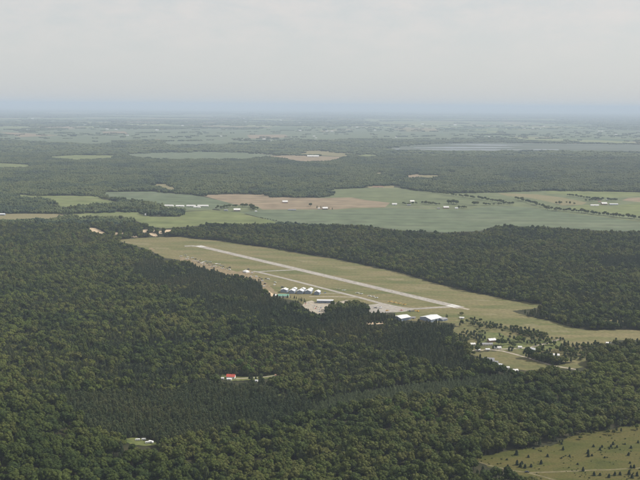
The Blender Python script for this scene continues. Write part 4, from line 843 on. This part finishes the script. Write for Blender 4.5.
place('py', None, 417.5, 311.6, RW + 60, 'yellow aircraft parked alone in front of the large hangar', 'aircraft', None, 1.25)
place('py', None, 387.2, 311.0, RW + 200, 'yellow aircraft at the tree edge of the apron', 'aircraft', None, 1.1)
place('pr', PL('red'), 401.5, 310.7, RW + 150, 'red aircraft on the apron in front of the white roofed hangar', 'aircraft', None, 1.1)
place('pd', PL('dark'), 409.5, 311.5, RW + 70, 'left of two dark aircraft in front of the large hangar', 'aircraft', None, 1.15)
place('pd', None, 413, 311.5, RW + 110, 'right of two dark aircraft in front of the large hangar', 'aircraft', None, 1.15)
place('pwhite', None, 380, 308.2, RW + 30, 'white aircraft on the middle of the apron', 'aircraft', None, 1.4); place('pd', None, 375.5, 308.2, RW + 90, 'dark aircraft on the apron left of the white one', 'aircraft', None, 1.2)
ROW = [(181, 256.5), (185.5, 255.6), (195.5, 259.4), (197.2, 261.3), (200.4, 260.2), (203.5, 262.4), (206, 261.7), (207.5, 263.6), (188, 257.4), (190.5, 258.9), (192.6, 258), (193.8, 260.8), (199, 262.6), (201.6, 263.4), (211.6, 263.8), (214.8, 266.2), (212, 267), (223.5, 266.8), (222.4, 268.6), (225.5, 269.4), (187, 259.2), (210, 262.3), (213.2, 265), (216.5, 264.2), (217.8, 267), (219.3, 264.4), (221.2, 265.8), (209, 265.4), (204, 264.6)]
for i, (x, y) in enumerate(ROW):
    c = ['white', 'silver', 'dark', 'white', 'tan'][i % 5]
    place('p' + c, PL(c), x, y, random.uniform(0, 360), 'small %s aircraft in the grass parking left of the white tent' % {'white': 'white', 'silver': 'grey', 'dark': 'dark', 'tan': 'tan'}[c], 'aircraft', 'aircraft in the grass parking', random.uniform(1.0, 1.3))
o = place('tw', lambda: make_tent(M['canvas']), 246.2, 272.4, RW, 'big white tent on the trodden ground near the taxiway bend', 'tent', None, 1.6)
for i, (k, c, kd, x, y, lab, s) in enumerate([('cdcar', 'dark', 'car', 227.3, 268.4, 'dark car left of the white tent beside a second dark one', 1.4), ('vdark', 'dark', 'van', 229.8, 267.8, 'dark van at the right end of the grass aircraft parking', 1.5), ('vwhite', 'white', 'camper', 229.6, 270, 'white camper below the dark van', 1.1), ('vdark', 'dark', 'van', 248.5, 269.6, 'dark van just behind the white tent', 1.5), ('cswhite', 'white', 'van', 252, 273.2, 'white van at the right of the white tent', 1.4),
        ('cswhite', 'white', 'van', 251, 276.8, 'white van on the dirt below the white tent', 1.2), ('vwhite', 'white', 'camper', 256.5, 276.8, 'white camper first of the row right of the tent', 1.1), ('cdcar', 'dark', 'car', 259.6, 278, 'dark car between two white campers', 1.4), ('vdark', 'dark', 'van', 261.6, 279.4, 'dark van between campers on the dirt', 1.3), ('vwhite', 'white', 'camper', 262.6, 281.2, 'white camper at the forest edge right of the tent', 1.1),
        ('vwhite', 'white', 'camper', 268.4, 279.6, 'white camper nearest the taxiway', 1.2), ('cdcar', 'dark', 'car', 265.8, 278.8, 'dark car beside the camper nearest the taxiway', 1.4), ('vdark', 'dark', 'van', 265, 284, 'dark van above the sandy patch', 1.3), ('cswhite', 'white', 'van', 264.2, 286.6, 'white van just above the sandy patch', 1.3), ('vwhite', 'white', 'camper', 275.2, 282.8, 'upper of two white campers in the grass behind the hangars', 1.0), ('vwhite', 'white', 'camper', 274.6, 285.2, 'lower of two white campers in the grass behind the hangars', 1.0),
        ('vdark', 'dark', 'van', 282.4, 287.6, 'dark van on the grass behind the left hangar', 1.5), ('cdcar', 'dark', 'car', 527, 472.4, 'dark car on the meadow track at bottom right', 1.45), ('cblue', 'blue', 'car', 554, 358.2, 'blue car beside the white roofed house at far right of the village', 1.3), ('cblue', 'blue', 'car', 325.2, 293.0, 'blue car at the right end of the hangar row', 1.3)]):
    place(k, CR(c, kd), x, y, random.uniform(-25, 35) if x != 527 else 5, lab, kd if kd != 'camper' else 'camper', None, s)
CP = [(312.5, 305.6), (314.6, 306.2), (316.7, 306.8), (318.8, 307.4), (320.9, 308), (313.5, 308), (315.6, 308.6), (317.7, 309.2), (319.8, 309.8), (321.9, 310.2), (317.3, 311.2), (319.4, 311.7), (308.5, 303.2), (305.5, 304.2), (322.5, 306.2), (330, 305)]
for i, (x, y) in enumerate(CP):
    c = ['white', 'silver', 'dark', 'white', 'blue', 'silver', 'red'][i % 7]
    place('c' + c, CR(c), x, y, random.choice([70, 250]) + random.uniform(-4, 4), '%s car in the gravel car park below the terminal' % {'silver': 'grey'}.get(c, c), 'car', 'cars in the car park', 1.1)
for x, y, rt, s, lab in [(137.6, 441.0, 12, 1.0, 'left of the white trailers in the small forest clearing'), (143.8, 440.5, 8, .95, 'white trailer at the back of the small forest clearing'), (147.6, 443.6, 20, 1.0, 'front white trailer in the small forest clearing'), (151, 443.2, -30, 1.15, 'rightmost and largest white trailer in the small forest clearing')]:
    place('trailer', make_trailer, x, y, rt, lab, 'trailer', 'trailers in the forest clearing', s, .5)
for i, (x, y) in enumerate([(364.5, 323.6), (368.5, 323.5), (377, 323.2), (382.5, 323.0)]):
    place('ctan', CR('tan', 'van'), x, y, 5, ['leftmost pale van on the bare strip in the dark conifers', 'second pale van from the left on the bare strip in the conifers', 'third pale van from the left on the bare strip in the conifers', 'rightmost pale van on the bare strip in the dark conifers'][i], 'van', 'vans on the bare strip', 1.2, .25)

# ------------------------------------------------------------------ the air
hb_ = MB(); hb_.box(-185000, 185000, -4500, 225000, -3, 650); hz = hb_.mesh('haze'); hm = bpy.data.materials.new('haze_air'); hm.use_nodes = True
t = hm.node_tree; t.nodes.clear(); ho = t.nodes.new('ShaderNodeOutputMaterial'); pv = t.nodes.new('ShaderNodeVolumePrincipled')
pv.inputs['Color'].default_value = HAZE_COLOR; pv.inputs['Density'].default_value = HAZE_DENSITY; pv.inputs['Anisotropy'].default_value = 0.0
t.links.new(pv.outputs[0], ho.inputs['Volume'])
tag(link('haze', hz, [hm]), 'pale blue summer haze over the plain', 'haze', kind='stuff')
